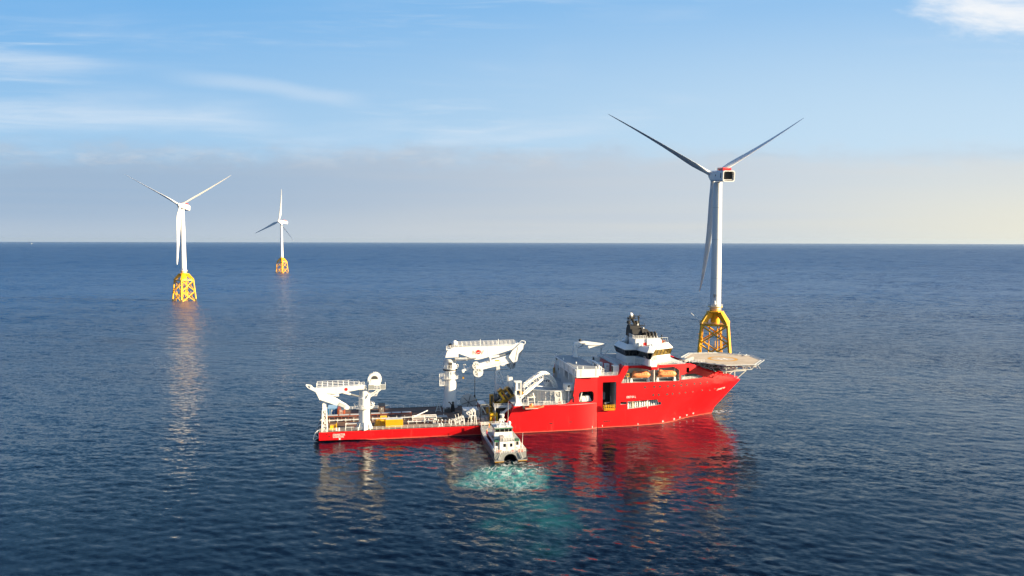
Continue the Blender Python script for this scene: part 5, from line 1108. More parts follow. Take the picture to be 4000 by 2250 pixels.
b.build('frame', r); b = MB('white'); b.bar((1.8, .4, 2.2), (1.3, .4, 3.9), .15, .15); b.bar((2.8, .4, 2.6), (2.3, .4, 4.2), .15, .15); b.bar((3.9, .4, 2.9), (3.5, .4, 3.7), .13, .13); b.build('prongs', r)
r = dthing('cable_deflector', 50.3, 1.6, DK, 'cream curved cable deflector on a tall braced trestle by white boxes', 'deflector')
b = MB('white')
for x, y in ((.2, 3.0), (.9, 0), (2.4, 3.0), (3.0, .4)): b.bar((x + (.3 if x < 1 else -.2), 1.2, 3.0), (x, y, 0), .2, .2)
for x in (1.6, 2.6): b.bar((x, 1.0, 2.9), (x, 1.0, 4.4), .2, .2); b.bar((x, 2.4, 0), (x, 2.4, 4.3), .18, .18)
b.bar((.5, 1.0, 2.9), (2.7, 1.0, 3.1), .24, .24); b.bar((.6, 1.0, 2.7), (1.8, 1.0, 1.0), .16, .16); b.build('trestle', r)
b = MB('white')
for y in (.6, 2.0):
    pts = [(-.5, y, 3.9), (.2, y, 4.4), (.9, y, 4.9), (1.6, y, 5.2), (2.3, y, 5.1)]; pt2 = [(.2, y, 3.4), (.8, y, 3.8), (1.5, y, 4.3), (2.2, y, 4.6), (2.7, y, 4.6)]
    for q in (pts, pt2):
        for p_, q_ in zip(q[:-1], q[1:]): b.bar(p_, q_, .18, .18)
    for p_, q_ in zip(pts, pt2): b.bar(p_, q_, .14, .14)
for p_ in pts: b.bar((p_[0], .6, p_[2]), (p_[0], 2.0, p_[2]), .12, .12)
b.build('curved_head', r)
for k, (s, lab) in enumerate(((49.9, 'pale grey steel box, aft one of the pair'), (52.75, 'pale grey steel box, forward one of the pair'))):
    r = dthing('equipment_box', s, 11.5, DK, lab + ' amidships', 'box', 'pale grey boxes amidships')
    b = MB('grey'); b.box((0, 0, .12), (2.55, 5.5, 2.75)); b.build('body', r); b = MB('white'); b.box((-.05, -.05, 2.75), (2.6, 5.55, 2.87)); b.build('lid', r); b = MB('dark'); b.box((.1, .1, 0), (2.45, 5.4, .12)); b.build('skid', r)
r = dthing('control_container', 55.7, 12.9, DK, 'raised cabin with white roof and brown end beside the tensioner', 'cabin')
b = MB('rust'); b.box((0, 0, 1.6), (2.2, 5.4, 4.6)); b.build('body', r); b = MB('white'); b.box((-.08, -.1, 4.6), (2.3, 5.5, 4.75)); b.build('roof', r)
b = MB('white'); b.box((-.03, .4, 2.4), (0, 1.8, 3.4)); b.build('notice_board', r); b = MB('dark'); b.box((.3, -.04, 2.0), (2.1, 0, 4.3)); b.build('front', r)
for x in (.1, 2.1):
    for y in (.1, 5.3): b = MB('midgrey'); b.bar((x, y, 0), (x, y, 1.6), .25, .25); b.build('leg', r)
r = dthing('hose_reel', 53.2, 24.4, DK, 'large grey reel lying against the foot of the tall crane', 'reel')
for y in (0, 2.2): b = MB('grey'); b.lathe((0, y, 2.9), [(2.9, 0), (2.9, .12), (.5, .14)], 30, 'y'); b.build('flange', r, 35)
b = MB('midgrey'); b.lathe((0, .1, 2.9), [(1.8, 0), (1.8, 2.1)], 24, 'y'); b.build('hub', r, 35)
b = MB('dark')
for k in range(6): a = R_(k * 60 + 15); b.bar((0, -.05, 2.9), (2.6 * math.cos(a), -.05, 2.9 + 2.6 * math.sin(a)), .08, .2)
b.build('spokes', r)
r = dthing('hose_handler', 46.9, 21.7, DK, 'tall black hose handler standing before the foot of the tall crane', 'machine')
b = MB('black'); b.prism([(-.6, 0), (.7, 0), (.8, 1.3), (.6, 2.4), (.5, 3.0), (.1, 3.2), (-.4, 2.7), (-.7, 1.5)], 'y', 0, 1.0); b.ball((.15, .5, 3.45), .45, 10); b.build('body', r)
b = MB('black'); b.bar((-.2, .4, 2.2), (-1.1, .3, 3.7), .35, .3); b.bar((-1.1, .3, 3.7), (-1.6, .3, 3.7), .3, .25); b.build('arm', r)
b = MB('dark'); b.box((-3.2, .2, 0), (-.9, 1.8, 1.5)); b.build('power_pack', r)
b = MB('midgrey'); b.lathe((.2, -.8, 0), [(.3, 0), (.3, .25), (.1, .3)], 10); b.build('foot', r)
r = dthing('sheave_stand', 43.6, 22.0, DK, 'small white trestle beside the black hose handler', 'trestle')
b = MB('white'); b.bar((0, 0, 0), (0, 0, 1.3), .15, .15); b.bar((1.2, 0, 0), (1.2, 0, 1.3), .15, .15); b.bar((-.1, 0, 1.3), (1.3, 0, 1.3), .2, .2); b.bar((0, 1, 0), (0, 1, 1.3), .15, .15); b.bar((1.2, 1, 0), (1.2, 1, 1.3), .15, .15); b.build('frame', r); b = MB('grey'); b.ball((.6, .4, 1.6), .4, 10); b.build('sheave', r)
r = dthing('ladder_frame', 40.6, 22.5, DK, 'grey A-shaped ladder frame standing aft of the tall crane', 'ladder')
b = MB('grey'); b.bar((0, 0, 0), (1.2, 0, 3.6), .14, .14); b.bar((2.1, 0, 0), (1.2, 0, 3.6), .2, .2); b.bar((.1, 1.4, 0), (1.2, 1.2, 3.6), .14, .14)
for k in range(1, 6): b.bar((k * .2, 0, k * .6), (2.1 - k * .15, 0, k * .6), .09, .09)
b.build('frame', r)
for k, (s, t, m, lab) in enumerate(((53.6, 4.7, 'rust', 'red and white wrapped pallet, aftmost of three'), (55.2, 4.6, 'bale', 'pinkish wrapped pallet, middle of three'), (56.7, 5.2, 'grey', 'grey wrapped pallet, nearest the yellow cage'))):
    r = dthing('cargo_pallet', s, t, DK, lab + ' by the rail', 'pallet', 'wrapped pallets by the rail')
    b = MB('bale'); b.hexa([(0, 0, .15), (1.35, 0, .15), (1.35, 1.3, .15), (0, 1.3, .15)], [(.05, .05, 1.55), (1.3, .05, 1.5), (1.25, 1.25, 1.6), (.08, 1.2, 1.6)]); b.use(m); b.box((.1, -.04, .3), (1.0, 0, .8)); b.build('load', r); b = MB('rust'); b.box((0, 0, 0), (1.4, 1.3, .15)); b.build('base', r)
r = dthing('basket_cage', 58.3, 2.5, DK, 'bright yellow cage frame at the deck edge above the crew boat', 'cage')
b = MB('boxyellow')
for x in (.15, 2.35):
    for y in (.15, 2.4): b.bar((x, y, 0), (x, y, 3.3), .32, .32)
for z in (.15, 2.7, 3.25):
    for y in (.15, 2.4): b.bar((0, y, z), (2.5, y, z), .3, .3)
    for x in (.15, 2.35): b.bar((x, 0, z), (x, 2.5, z), .3, .3)
b.build('frame', r); b = MB('mustard'); b.box((.5, .5, .3), (2.0, 2.0, 2.3)); b.use('inflatable'); b.box((1.0, .3, .3), (1.6, .5, 1.6)); b.build('contents', r); b = MB('boxyellow'); b.box((.05, .1, 2.75), (1.0, 2.4, 3.2)); b.build('top_panel', r)
for k, (s, lab) in enumerate(((54.6, 'red lifebuoy hung on the starboard rail beside the crew boat bow'), (82.6, 'red lifebuoy hung on the fore deck rail by the white launch frame'))):
    b = MB('inflatable'); n = 16; R0 = .42
    for i in range(n): a0, a1 = 2 * math.pi * i / n, 2 * math.pi * (i + 1) / n; b.use('inflatable' if (i // 2) % 2 else 'white'); b.tube((R0 * math.cos(a0), 0, R0 * math.sin(a0)), (R0 * math.cos(a1), 0, R0 * math.sin(a1)), .13, n=7)
    o = b.build('lifebuoy', None, 50); o.location = SW(s, 0.1, (DK if s < 60 else FD) + .65); o.rotation_euler = (0, 0, PHI); tag(o, lab, 'lifebuoy', 'lifebuoys on the handrails')
# ------------------------------------------------------------------ lifeboats and rescue boat
def lifeboat(s, label):
    r = dthing('lifeboat', s, 3.2, 17.55, label, 'lifeboat', 'lifeboats in the side recess'); L = 7.6
    b = MB('orange'); st = []
    for f in np.linspace(0, 1, 17):
        e = abs(2 * f - 1); w = 1.4 * math.sqrt(max(0.0, 1 - e ** 4.5)) + .02; k = (1 - e ** 6)
        bot, sh, topz = .75 - .75 * k, 1.15, 1.25 + 1.15 * (1 - e ** 5)
        x = L * f
        st.append([(x, -w * .15, bot), (x, -w * .8, bot + .35), (x, -w, sh - .1), (x, -w * 1.03, sh), (x, -w * .93, sh + .12), (x, -w * .8, topz * .86), (x, -w * .45, topz), (x, w * .45, topz), (x, w * .8, topz * .86), (x, w * .93, sh + .12), (x, w * 1.03, sh), (x, w, sh - .1), (x, w * .8, bot + .35), (x, w * .15, bot)])
    n = 14; vs = [p for q in st for p in q]; fs = [(i * n + j, (i + 1) * n + j, (i + 1) * n + (j + 1) % n, i * n + (j + 1) % n) for i in range(16) for j in range(n)] + [tuple(range(n)), tuple(range(16 * n, 17 * n))]
    b.add(vs, fs); b.build('hull', r, 35)
    b = MB('orange'); b.hexa([(.9, -.6, 2.3), (2.3, -.6, 2.3), (2.3, .6, 2.3), (.9, .6, 2.3)], [(1.1, -.45, 2.75), (2.1, -.45, 2.75), (2.1, .45, 2.75), (1.1, .45, 2.75)]); b.build('steering_cupola', r)
    for x in (2.6, 3.6, 4.6, 5.6): b = MB('glass'); b.box((x, -1.30, 1.55), (x + .35, -1.18, 1.75)); b.build('side_window', r)
    b = MB('dark'); b.tube((.25, 0, 1.2), (-.35, 0, 1.2), .7, .5, n=10); b.build('propeller_guard', r)
    b = MB('grey'); b.bar((.6, 0, 2.3), (.6, 0, 3.4), .12, .2); b.build('lifting_hook', r); b = MB('grey'); b.bar((L - .6, 0, 2.3), (L - .6, 0, 3.4), .12, .2); b.build('lifting_hook', r)
    b = MB('dark'); b.add([(2.9, -1.03, 2.16), (4.1, -1.03, 2.16), (4.1, -.78, 2.34), (2.9, -.78, 2.34)], [(0, 1, 2, 3)])
    lettering('craft_lettering', 'L06N', .52, (2.7, -1.16, 1.98), (R_(62), 0, 0), r, 'signred')
    return r
lifeboat(109.9, 'orange enclosed lifeboat in the aft half of the side recess')
lifeboat(119.9, 'orange enclosed lifeboat in the forward half of the side recess')
r = dthing('rescue_boat', 69.8, -1.0, 8.55, 'open orange rescue boat hanging outside the red hull below the davit', 'boat')
b = MB('inflatable'); st = []
for f in np.linspace(0, 1, 13):
    w = 1.05 * (1 - max(0, (f - .62) / .38) ** 2.2 * .93); z = .1 + .55 * max(0, (f - .55) / .45) ** 2
    st.append([(6.9 * f, -w, z + .75), (6.9 * f, -w * .95, z + .3), (6.9 * f, -w * .2, z - .05), (6.9 * f, w * .2, z - .05), (6.9 * f, w * .95, z + .3), (6.9 * f, w, z + .75), (6.9 * f, w * .75, z + .72), (6.9 * f, w * .65, z + .3), (6.9 * f, -w * .65, z + .3), (6.9 * f, -w * .75, z + .72)])
n = 10; b.add([p for q in st for p in q], [(i * n + j, (i + 1) * n + j, (i + 1) * n + (j + 1) % n, i * n + (j + 1) % n) for i in range(12) for j in range(n)] + [tuple(range(n)), tuple(range(12 * n, 13 * n))]); b.build('hull', r, 40)
b = MB('orange'); b.box((1.6, -.5, .4), (3.0, .5, 1.5)); b.ball((2.4, 0, 1.5), .62, 10); b.build('console', r, 50)
b = MB('white'); b.bar((0.1, -1.06, .45), (4.6, -1.08, .45), .08, .12); b.build('rubbing_strake', r); b = MB('dark'); b.box((-.6, -.4, .1), (.0, .4, 1.2)); b.build('outboard_engine', r)

# ------------------------------------------------------------------ people on the crew boat
def person(loc, face, label, top_m, hat_m, arm=0.0):
    root = empty('person', loc, face, label, 'person')
    V = [(0, 0, .92, .15), (0, 0, 1.12, .14), (0, 0, 1.38, .17), (0, 0, 1.50, .065), (0, .02, 1.58, .095), (0, .03, 1.68, .10)]
    E = [(0, 1), (1, 2), (2, 3), (3, 4), (4, 5)]
    for sd in (-1, 1):
        o = len(V); V += [(sd * .10, 0, .86, .10), (sd * .11, .03, .48, .065), (sd * .12, -.01, .10, .045), (sd * .13, .15, .04, .04)]; E += [(0, o), (o, o + 1), (o + 1, o + 2), (o + 2, o + 3)]
        o = len(V); a = arm if sd > 0 else .15
        el = (sd * .28, .05 + .18 * a, 1.14 + .12 * a); wr = (sd * .27, .12 + .42 * a, .92 + .38 * a)
        V += [(sd * .21, 0, 1.40, .065), (*el, .047), (*wr, .032)]; E += [(2, o), (o, o + 1), (o + 1, o + 2)]
        d = (Vector(wr) - Vector(el)).normalized(); pc = Vector(wr) + d * .06; hp = len(V); V.append((*pc, .03)); E.append((o + 2, hp))
        for k, ln in enumerate((.07, .08, .075, .06)):
            q = len(V); base = pc + d * .03 + Vector((0, (k - 1.5) * .021, 0)); tip = base + d * ln + Vector((-sd * .012, 0, -.006)); V += [(*base, .010), (*tip, .008)]; E += [(hp, q), (q, q + 1)]
        q = len(V); th = pc + Vector((-sd * .02, .035, .0)); V += [(*th, .010), (*(th + d * .045 + Vector((0, .02, 0))), .008)]; E += [(hp, q), (q, q + 1)]
    me = bpy.data.meshes.new('body'); me.from_pydata([v[:3] for v in V], E, []); o = bpy.data.objects.new('body', me); link(o)
    o.modifiers.new('skin', 'SKIN'); sk = me.skin_vertices[0].data
    for i, v in enumerate(V): sk[i].radius = (v[3], v[3])
    sk[0].use_root = True
    sb = o.modifiers.new('sub', 'SUBSURF'); sb.levels = 1; sb.render_levels = 1
    me2 = bpy.data.meshes.new_from_object(o.evaluated_get(bpy.context.evaluated_depsgraph_get())); o.modifiers.clear(); o.data = me2
    me2.materials.clear(); me2.materials.append(M[top_m]); me2.materials.append(M['skin']); me2.materials.append(M['black'])
    for p in me2.polygons:
        c = p.center; p.material_index = 1 if c.z > 1.51 else (2 if c.z < .12 else 0); p.use_smooth = True
    o.parent = root
    b = MB(hat_m); b.lathe((0, .03, 1.69), [(.15, 0), (.125, .03), (.115, .09), (.06, .14), (.01, .15)], 12); b.build('helmet', root, 60)
    b = MB('yellow'); b.lathe((0, 0, 1.10), [(.165, 0), (.18, .1), (.2, .24), (.13, .34)], 10); b.build('life_vest', root, 60)
    return root

# ------------------------------------------------------------------ crew transfer catamaran nosed against the ship
CA = PHI + R_(1.8); C0 = SW(59.2, -31.6)
boat = empty('crew_transfer_catamaran', C0, CA, 'white and grey twin-hulled crew boat nosed against the red ship', 'boat')
secs = []
for y, w, zb, zd in ((0, 1, -.7, 2.55), (6, 1, -.7, 2.55), (14, 1, -.7, 2.6), (20, .99, -.7, 2.75), (24.5, .95, -.5, 2.95), (28, .88, 0.0, 3.15), (30.2, .8, .8, 3.3), (31.3, .72, 1.6, 3.35)):
    arch = [(2.05 * math.cos(a), .35 + 1.95 * math.sin(a) + (zb + .7) * .25) for a in np.linspace(math.pi, 0, 13)]
    pr = [(-5.0 * w, zd), (-5.0 * w, 1.2 + (zb + .7) * .5), (-4.75 * w, zb), (-2.5 * w, zb)] + [(x * w, min(z, zd - .3)) for x, z in arch] + [(2.5 * w, zb), (4.75 * w, zb), (5.0 * w, 1.2 + (zb + .7) * .5), (5.0 * w, zd)]
    secs.append([(x, y, z) for x, z in pr])
n = len(secs[0]); b = MB('navy'); vs = [p for q in secs for p in q]
b.add(vs, [(i * n + j, (i + 1) * n + j, (i + 1) * n + j + 1, i * n + j + 1) for i in range(len(secs) - 1) for j in range(n - 1)] + [tuple(range((len(secs) - 1) * n, len(secs) * n))])
b.use('alu'); b.add([(x, -.01, z) for x, _, z in secs[0]], [tuple(range(n))]); b.use('midgrey'); b.add(vs, [(i * n + n - 1, (i + 1) * n + n - 1, (i + 1) * n, i * n) for i in range(len(secs) - 1)])
b.build('twin_hull', boat, 30)
b = MB('alu'); b.box((-5.1, -.9, .35), (-2.1, 0.0, .65)); b.box((2.1, -.9, .35), (5.1, 0.0, .65)); b.use('mustard'); b.box((-5.0, -.92, .15), (-2.2, -.1, .34)); b.box((2.2, -.92, .15), (5.0, -.1, .34))
b.use('dark'); b.box((-5.3, -1.0, .75), (-4.7, 0, .9)); b.box((4.7, -1.0, .75), (5.3, 0, .9)); b.use('midgrey')
for sx in (-1, 1):
    b.hexa([(sx * 3.7, -.45, .65), (sx * 3.3, -.45, .65), (sx * 3.3, -.02, .65), (sx * 3.7, -.02, .65)], [(sx * 2.8, -.25, 2.5), (sx * 2.4, -.25, 2.5), (sx * 2.4, -.02, 2.5), (sx * 2.8, -.02, 2.5)]); b.use('white'); b.bar((sx * 3.85, -.6, .9), (sx * 2.85, -.3, 3.3), .09, .09); b.use('midgrey')
b.build('boarding_platform', boat)
b = MB('white'); b.box((-2.8, 2.6, 2.56), (1.9, 4.5, 5.45)); b.hexa([(-4.5, 4.5, 2.56), (4.1, 4.5, 2.56), (3.9, 17.5, 2.7), (-4.4, 17.5, 2.7)], [(-4.35, 4.5, 5.3), (3.95, 4.5, 5.3), (3.6, 16.2, 5.3), (-4.1, 16.2, 5.3)])
b.use('midgrey'); b.box((-2.9, 2.5, 5.455), (2.0, 4.6, 5.53)); b.box((-4.35, 4.55, 5.31), (3.95, 16.2, 5.36)); b.build('deckhouse', boat)
b = MB('glass'); b.hexa([(-4.56, 5.6, 3.5), (-4.4, 5.6, 3.5), (-4.35, 16.3, 3.5), (-4.5, 16.3, 3.5)], [(-4.47, 5.6, 4.75), (-4.3, 5.6, 4.75), (-4.2, 15.6, 4.75), (-4.34, 15.6, 4.75)])
b.build('side_window', boat); b = MB('glass'); b.hexa([(4.0, 5.6, 3.5), (4.16, 5.6, 3.5), (4.1, 16.3, 3.5), (3.9, 16.3, 3.5)], [(3.9, 5.6, 4.75), (4.06, 5.6, 4.75), (3.95, 15.6, 4.75), (3.8, 15.6, 4.75)]); b.build('side_window', boat)
for x in (-1.65, .45): b = MB('glass'); b.box((x, 2.55, 3.75), (x + .75, 2.6, 4.75)); b.use('grey'); b.box((x - .08, 2.57, 3.67), (x + .83, 2.59, 4.83)); b.build('aft_window', boat)
b = MB('grey'); b.box((-.45, 2.56, 2.6), (-.38, 2.6, 5.3)); b.box((-.75, 2.53, 2.65), (-.05, 2.57, 4.7)); b.build('aft_door', boat)
for x0 in (-4.3, 2.25):
    b = MB('white'); b.box((x0, 2.9, 2.56), (x0 + 1.2, 4.5, 5.3)); b.use('green'); b.box((x0 - .05, 2.85, 5.3), (x0 + 1.25, 4.55, 5.75)); b.use('black'); b.box((x0 + .2, 2.86, 4.1), (x0 + 1.0, 2.9, 5.2)); b.use('grey'); b.bar((x0 + .6, 2.85, 3.6), (x0 + .6, 2.85, 3.0), .2, .05); b.build('exhaust_casing', boat)
b = MB('white'); b.hexa([(-3.6, 7.2, 5.36), (2.2, 7.2, 5.36), (1.9, 12.4, 5.36), (-3.3, 12.4, 5.36)], [(-3.5, 7.2, 7.25), (2.1, 7.2, 7.25), (1.7, 12.8, 7.25), (-3.1, 12.8, 7.25)])
b.use('glass'); b.hexa([(-3.48, 7.22, 7.25), (2.08, 7.22, 7.25), (1.68, 12.8, 7.25), (-3.08, 12.8, 7.25)], [(-3.55, 7.05, 8.3), (2.15, 7.05, 8.3), (1.8, 13.3, 8.3), (-3.2, 13.3, 8.3)])
b.use('white'); 
for x in (-3.45, -1.9, -.4, .9, 2.0): b.bar((x, 7.16, 7.25), (x, 6.98, 8.3), .14, .05)
b.build('wheelhouse', boat)
b = MB('green'); b.box((-3.75, 6.8, 8.3), (2.35, 13.6, 8.55)); b.use('grey'); b.box((-3.6, 6.95, 8.551), (2.2, 13.4, 8.62)); b.use('white'); b.box((-2.6, 8.2, 8.62), (1.2, 11.4, 8.95)); b.build('wheelhouse_roof', boat)
b = MB('white'); b.bar((-2.0, 8.0, 8.6), (-.9, 9.5, 10.4), .22, .22); b.bar((.7, 8.0, 8.6), (-.5, 9.5, 10.4), .22, .22); b.bar((-.7, 11.0, 8.6), (-.7, 9.5, 10.6), .25, .25); b.bar((-1.7, 9.4, 10.5), (.5, 9.4, 10.5), .18, .3); b.bar((-.7, 9.4, 10.4), (-.7, 9.4, 12.6), .16, .16); b.bar((-1.5, 9.4, 12.4), (.1, 9.4, 12.4), .12, .12); b.bar((-1.6, 9.3, 10.95), (.2, 9.3, 10.95), .3, .15)
b.use('grey'); b.lathe((-.7, 9.4, 11.3), [(.55, 0), (.7, .5), (.7, .9), (.3, 1.0)], 12); b.build('mast', boat)
b = MB('white'); b.lathe((1.4, 8.4, 8.62), [(.2, 0), (.2, .5), (.5, .7), (.55, 1.2), (.35, 1.6), (.05, 1.75)], 14); b.build('radome', boat, 60)
for x, y, z0, z1 in ((1.2, 9.4, 8.6, 16.5), (4.4, 3.2, 2.6, 7.8)):
    b = MB('white'); b.tube((x, y, z0), (x + (.25 if z1 < 9 else .1), y, z1), .06 if z1 > 9 else .1, .03, n=5); b.build('whip_antenna', boat)
b = MB('white'); b.rail([(-4.9, .15, 2.55), (-4.9, 5.0, 2.55)], 1.1, .05, 1.2); b.rail([(4.9, .15, 2.55), (4.9, 8.0, 2.55)], 1.1, .05, 1.2); b.rail([(-4.9, .15, 2.55), (-2.4, .15, 2.55)], 1.1, .05, .8); b.rail([(-1.9, .15, 2.55), (1.9, .15, 2.55)], 1.1, .05, .8); b.rail([(2.4, .15, 2.55), (4.9, .15, 2.55)], 1.1, .05, .8); b.build('aft_handrail', boat)
b = MB('white'); b.rail([(-1.6, 2.7, 5.5), (1.8, 2.7, 5.5), (1.8, 7, 5.5)], 1.0, .05, .8); b.build('upper_handrail', boat)
b = MB('white'); b.rail([(-4.4, 17.5, 2.7), (-4.6, 24, 2.95), (-3.75, 31.0, 3.35), (-1.2, 31.1, 3.35)], 1.15, .06, 1.6); b.rail([(1.2, 31.1, 3.35), (3.75, 31.0, 3.35), (4.6, 24, 2.95), (4.2, 17.5, 2.7)], 1.15, .06, 1.6); b.build('bow_handrail', boat)
b = MB('black'); b.box((-3.4, 31.1, 1.5), (3.4, 31.75, 3.4)); b.build('bow_fender', boat)
b = MB('inflatable'); b.tube((-4.2, 1.0, 3.0), (-2.6, 1.0, 3.0), .42, n=10); b.use('white'); b.box((-3.0, 1.1, 2.55), (-2.4, 1.7, 3.4)); b.build('liferaft_canister', boat, 40)
b = MB('inflatable'); b.box((2.5, .5, 2.6), (4.3, .8, 3.4)); b.use('signred'); b.box((.3, .45, 2.9), (1.1, .6, 3.4)); b.build('rescue_gear', boat)
b = MB('bale'); b.box((-2.6, 3.2, 5.53), (-1.3, 5.2, 6.9)); b.use('white'); b.box((-3.9, 5.2, 5.36), (-2.5, 6.6, 6.4)); b.use('dark'); b.box((-4.1, 7.4, 5.36), (-3.7, 9, 5.9)); b.build('roof_lockers', boat)
b = MB('grey'); b.box((-2.5, 20.5, 2.8), (.6, 25.0, 3.15)); b.use('white'); b.hexa([(-3.4, 16.3, 2.75), (3.0, 16.3, 2.75), (2.6, 18.6, 2.75), (-3.0, 18.6, 2.75)], [(-3.2, 16.2, 5.2), (2.8, 16.2, 5.2), (2.5, 16.6, 5.2), (-2.9, 16.6, 5.2)]); b.build('foredeck_hatch', boat)
def CW(x, y, z): v = Matrix.Rotation(CA, 4, 'Z') @ Vector((x, y, z)); return C0 + v
person(CW(-1.4, 28.3, 3.16), CA, 'person in orange coverall standing at the crew boat bow', 'coverall', 'white', .9)
person(CW(-3.3, 21.8, 2.85), CA + .6, 'person in red jacket and white helmet on the crew boat foredeck', 'signred', 'white', .3)

# ------------------------------------------------------------------ wind turbines
def blade_mesh(R, pitch, bend):
    rs = [1.2, 2.6, 5, 8, 12, 17, 24, 32, 41, 50, 57, 62, 65, 66]; ch = [2.5, 2.5, 2.9, 3.9, 4.9, 4.9, 4.2, 3.5, 2.8, 2.15, 1.6, 1.15, .7, .15]
    th = [1, 1, .8, .55, .38, .31, .27, .23, .2, .18, .17, .16, .16, .16]; tw = [14, 14, 14, 13, 11, 8.5, 6, 4, 2.5, 1.2, .5, 0, 0, 0]
    n = 16; vs = []; f = R / 66.0
    for r, c, t, w in zip(rs, ch, th, tw):
        a = R_(pitch + w); bx = bend * (r / 66.0) ** 2
        for i in range(n):
            q = 2 * math.pi * i / n; round_ = min(1, max(0, (t - .3) / .7))
            y = c * (0.5 * math.cos(q) + (0.18 * (1 - round_))); x = c * t * .5 * math.sin(q) * (1 if round_ > .9 else (.55 + .45 * math.cos(q * .5) ** 2) * (1 - round_) + round_)
            vs.append((bx + x * math.cos(a) - y * math.sin(a), y * math.cos(a) + x * math.sin(a), r * f))
    k = len(rs); fs = [(j * n + i, j * n + (i + 1) % n, (j + 1) * n + (i + 1) % n, (j + 1) * n + i) for j in range(k - 1) for i in range(n)] + [tuple(range(n))[::-1], tuple(range((k - 1) * n, k * n))]
    b = MB('clean'); b.add(vs, fs); return b
def turbine(x, y, label, jrot, yaw, spin, R, hub_z, zp, ztp, pitch, bend, num=None, over=9.0, nac_l=15.0):
    root = empty('wind_turbine', (x, y, 0), 0.0, label, 'wind turbine', 'wind turbines on yellow jackets')
    # jacket foundation
    rt, rb = 10.0, 12.4; jr = R_(jrot)
    def leg_at(i, z): r = rb + (rt - rb) * z / zp; a = jr + i * math.pi / 2; return Vector((r * math.cos(a), r * math.sin(a), z))
    b = MB('jacket')
    for i in range(4):
        b.bar(leg_at(i, zp - .4), leg_at((i + 1) % 4, zp - .4), .9, .9)
    b.lathe((0, 0, zp), [(2.5, -.8), (2.5, ztp - zp - 2.0), (3.1, ztp - zp - 1.0), (3.1, ztp - zp)], 28)
    b.prism([(5.2 * math.cos(jr + k * math.pi / 4 + .4), 5.2 * math.sin(jr + k * math.pi / 4 + .4)) for k in range(8)], 'z', ztp - 1.25, ztp - .75)
    for i in range(4):
        a = jr + i * math.pi / 2; dx, dy = math.cos(a), math.sin(a); px, py = -dy, dx; w = 0.85
        P_ = lambda r, z, s_: (dx * r + px * s_, dy * r + py * s_, z)
        top_z = ztp - 0.9
        b.hexa([P_(2.8, top_z - 4.2, -w), P_(9.9, zp - .6, -w), P_(9.9, zp - .6, w), P_(2.8, top_z - 4.2, w)], [P_(2.8, top_z, -w), P_(4.4, top_z, -w), P_(4.4, top_z, w), P_(2.8, top_z, w)]) if False else b.add(
            [P_(2.4, top_z - 2.3, -w), P_(8.3, zp - .2, -w), P_(10.5, zp - .2, -w), P_(10.5, zp + .9, -w), P_(5.3, top_z, -w), P_(2.4, top_z, -w), P_(2.4, top_z - 2.3, w), P_(8.3, zp - .2, w), P_(10.5, zp - .2, w), P_(10.5, zp + .9, w), P_(5.3, top_z, w), P_(2.4, top_z, w)],
            [(0, 1, 2, 3, 4, 5), (6, 7, 8, 9, 10, 11), (0, 1, 7, 6), (1, 2, 8, 7), (2, 3, 9, 8), (3, 4, 10, 9), (4, 5, 11, 10), (5, 0, 6, 11)])
    jk = b.build('jacket_foundation', root, 35)
    for i in range(4):
        b = MB('jacket'); b.tube(leg_at(i, 2.2), leg_at(i, zp), .76, .72, n=12); b.use('fouled'); b.tube(leg_at(i, -3), leg_at(i, 2.2), .77, n=12); b.build('leg', jk, 40)
        b = MB('jacket'); j = (i + 1) % 4; zm = zp * .46
        for z0, z1 in ((zm, zp - .6), (-1.5, zm)): b.tube(leg_at(i, z0), leg_at(j, z1), .46, n=8); b.tube(leg_at(j, z0), leg_at(i, z1), .46, n=8)
        b.tube(leg_at(i, zm * .5).lerp(leg_at(j, zm * .5), .5), leg_at(i, zm).lerp(leg_at(j, zm), .5), .2, n=6); b.build('cross_brace', jk, 40)
    b = MB('jacket')                                    # cable tubes and boat landing inside the frame
    for k, (px, py) in enumerate(((2.2, -2.6), (3.0, -1.8), (-2.5, 1.5), (.5, -3.3))): b.tube((px * 1.3, py * 1.3, -2), (px, py, zp), .3, n=8)
    a = jr + math.pi * 1.25
    for o in (-.9, .9): b.tube((10.2 * math.cos(jr + 4.55) + o, 10.2 * math.sin(jr + 4.55), -1), (8.9 * math.cos(jr + 4.55) + o, 8.9 * math.sin(jr + 4.55), zp * .8), .25, n=8)
    for z in np.arange(2, zp * .8, 1.6): b.box((10 * math.cos(jr + 4.55) - .9, 9.7 * math.sin(jr + 4.55) - .1, z), (10 * math.cos(jr + 4.55) + .9, 9.7 * math.sin(jr + 4.55) + .1, z + .15))
    b.build('cable_tubes', jk, 40)
    b = MB('mustard'); c3 = leg_at(2, zp) * 1.16
    q = [leg_at(0, zp) * .98, leg_at(1, zp) * .98, leg_at(2, zp) * 1.14, leg_at(3, zp) * 1.14]
    b.prism([(p.x, p.y) for p in q], 'z', zp - .15, zp + .12); b.use('grey')
    for i in range(4): b.rail([(q[i].x, q[i].y, zp + .12), (q[(i + 1) % 4].x, q[(i + 1) % 4].y, zp + .12)], 1.1, .05, 2.0, 2)
    m_ = q[2].lerp(q[3], .3); b.use('white'); b.box((m_.x - 1, m_.y + .5, zp + .1), (m_.x + 1.4, m_.y + 1.8, zp + 1.5)); b.use('rust'); b.box((m_.x + 3, m_.y + .5, zp + .1), (m_.x + 4.4, m_.y + 1.8, zp + 1.3)); b.build('work_platform', jk)
    b = MB('white'); d0 = q[3].lerp(q[2], .18); b.tube((d0.x, d0.y, zp), (d0.x, d0.y, zp + 1.8), .3, n=8); b.tube((d0.x, d0.y, zp + 1.6), (d0.x - 5.0, d0.y + .8, zp + 6.2), .22, .14, n=8); b.build('davit_crane', jk)
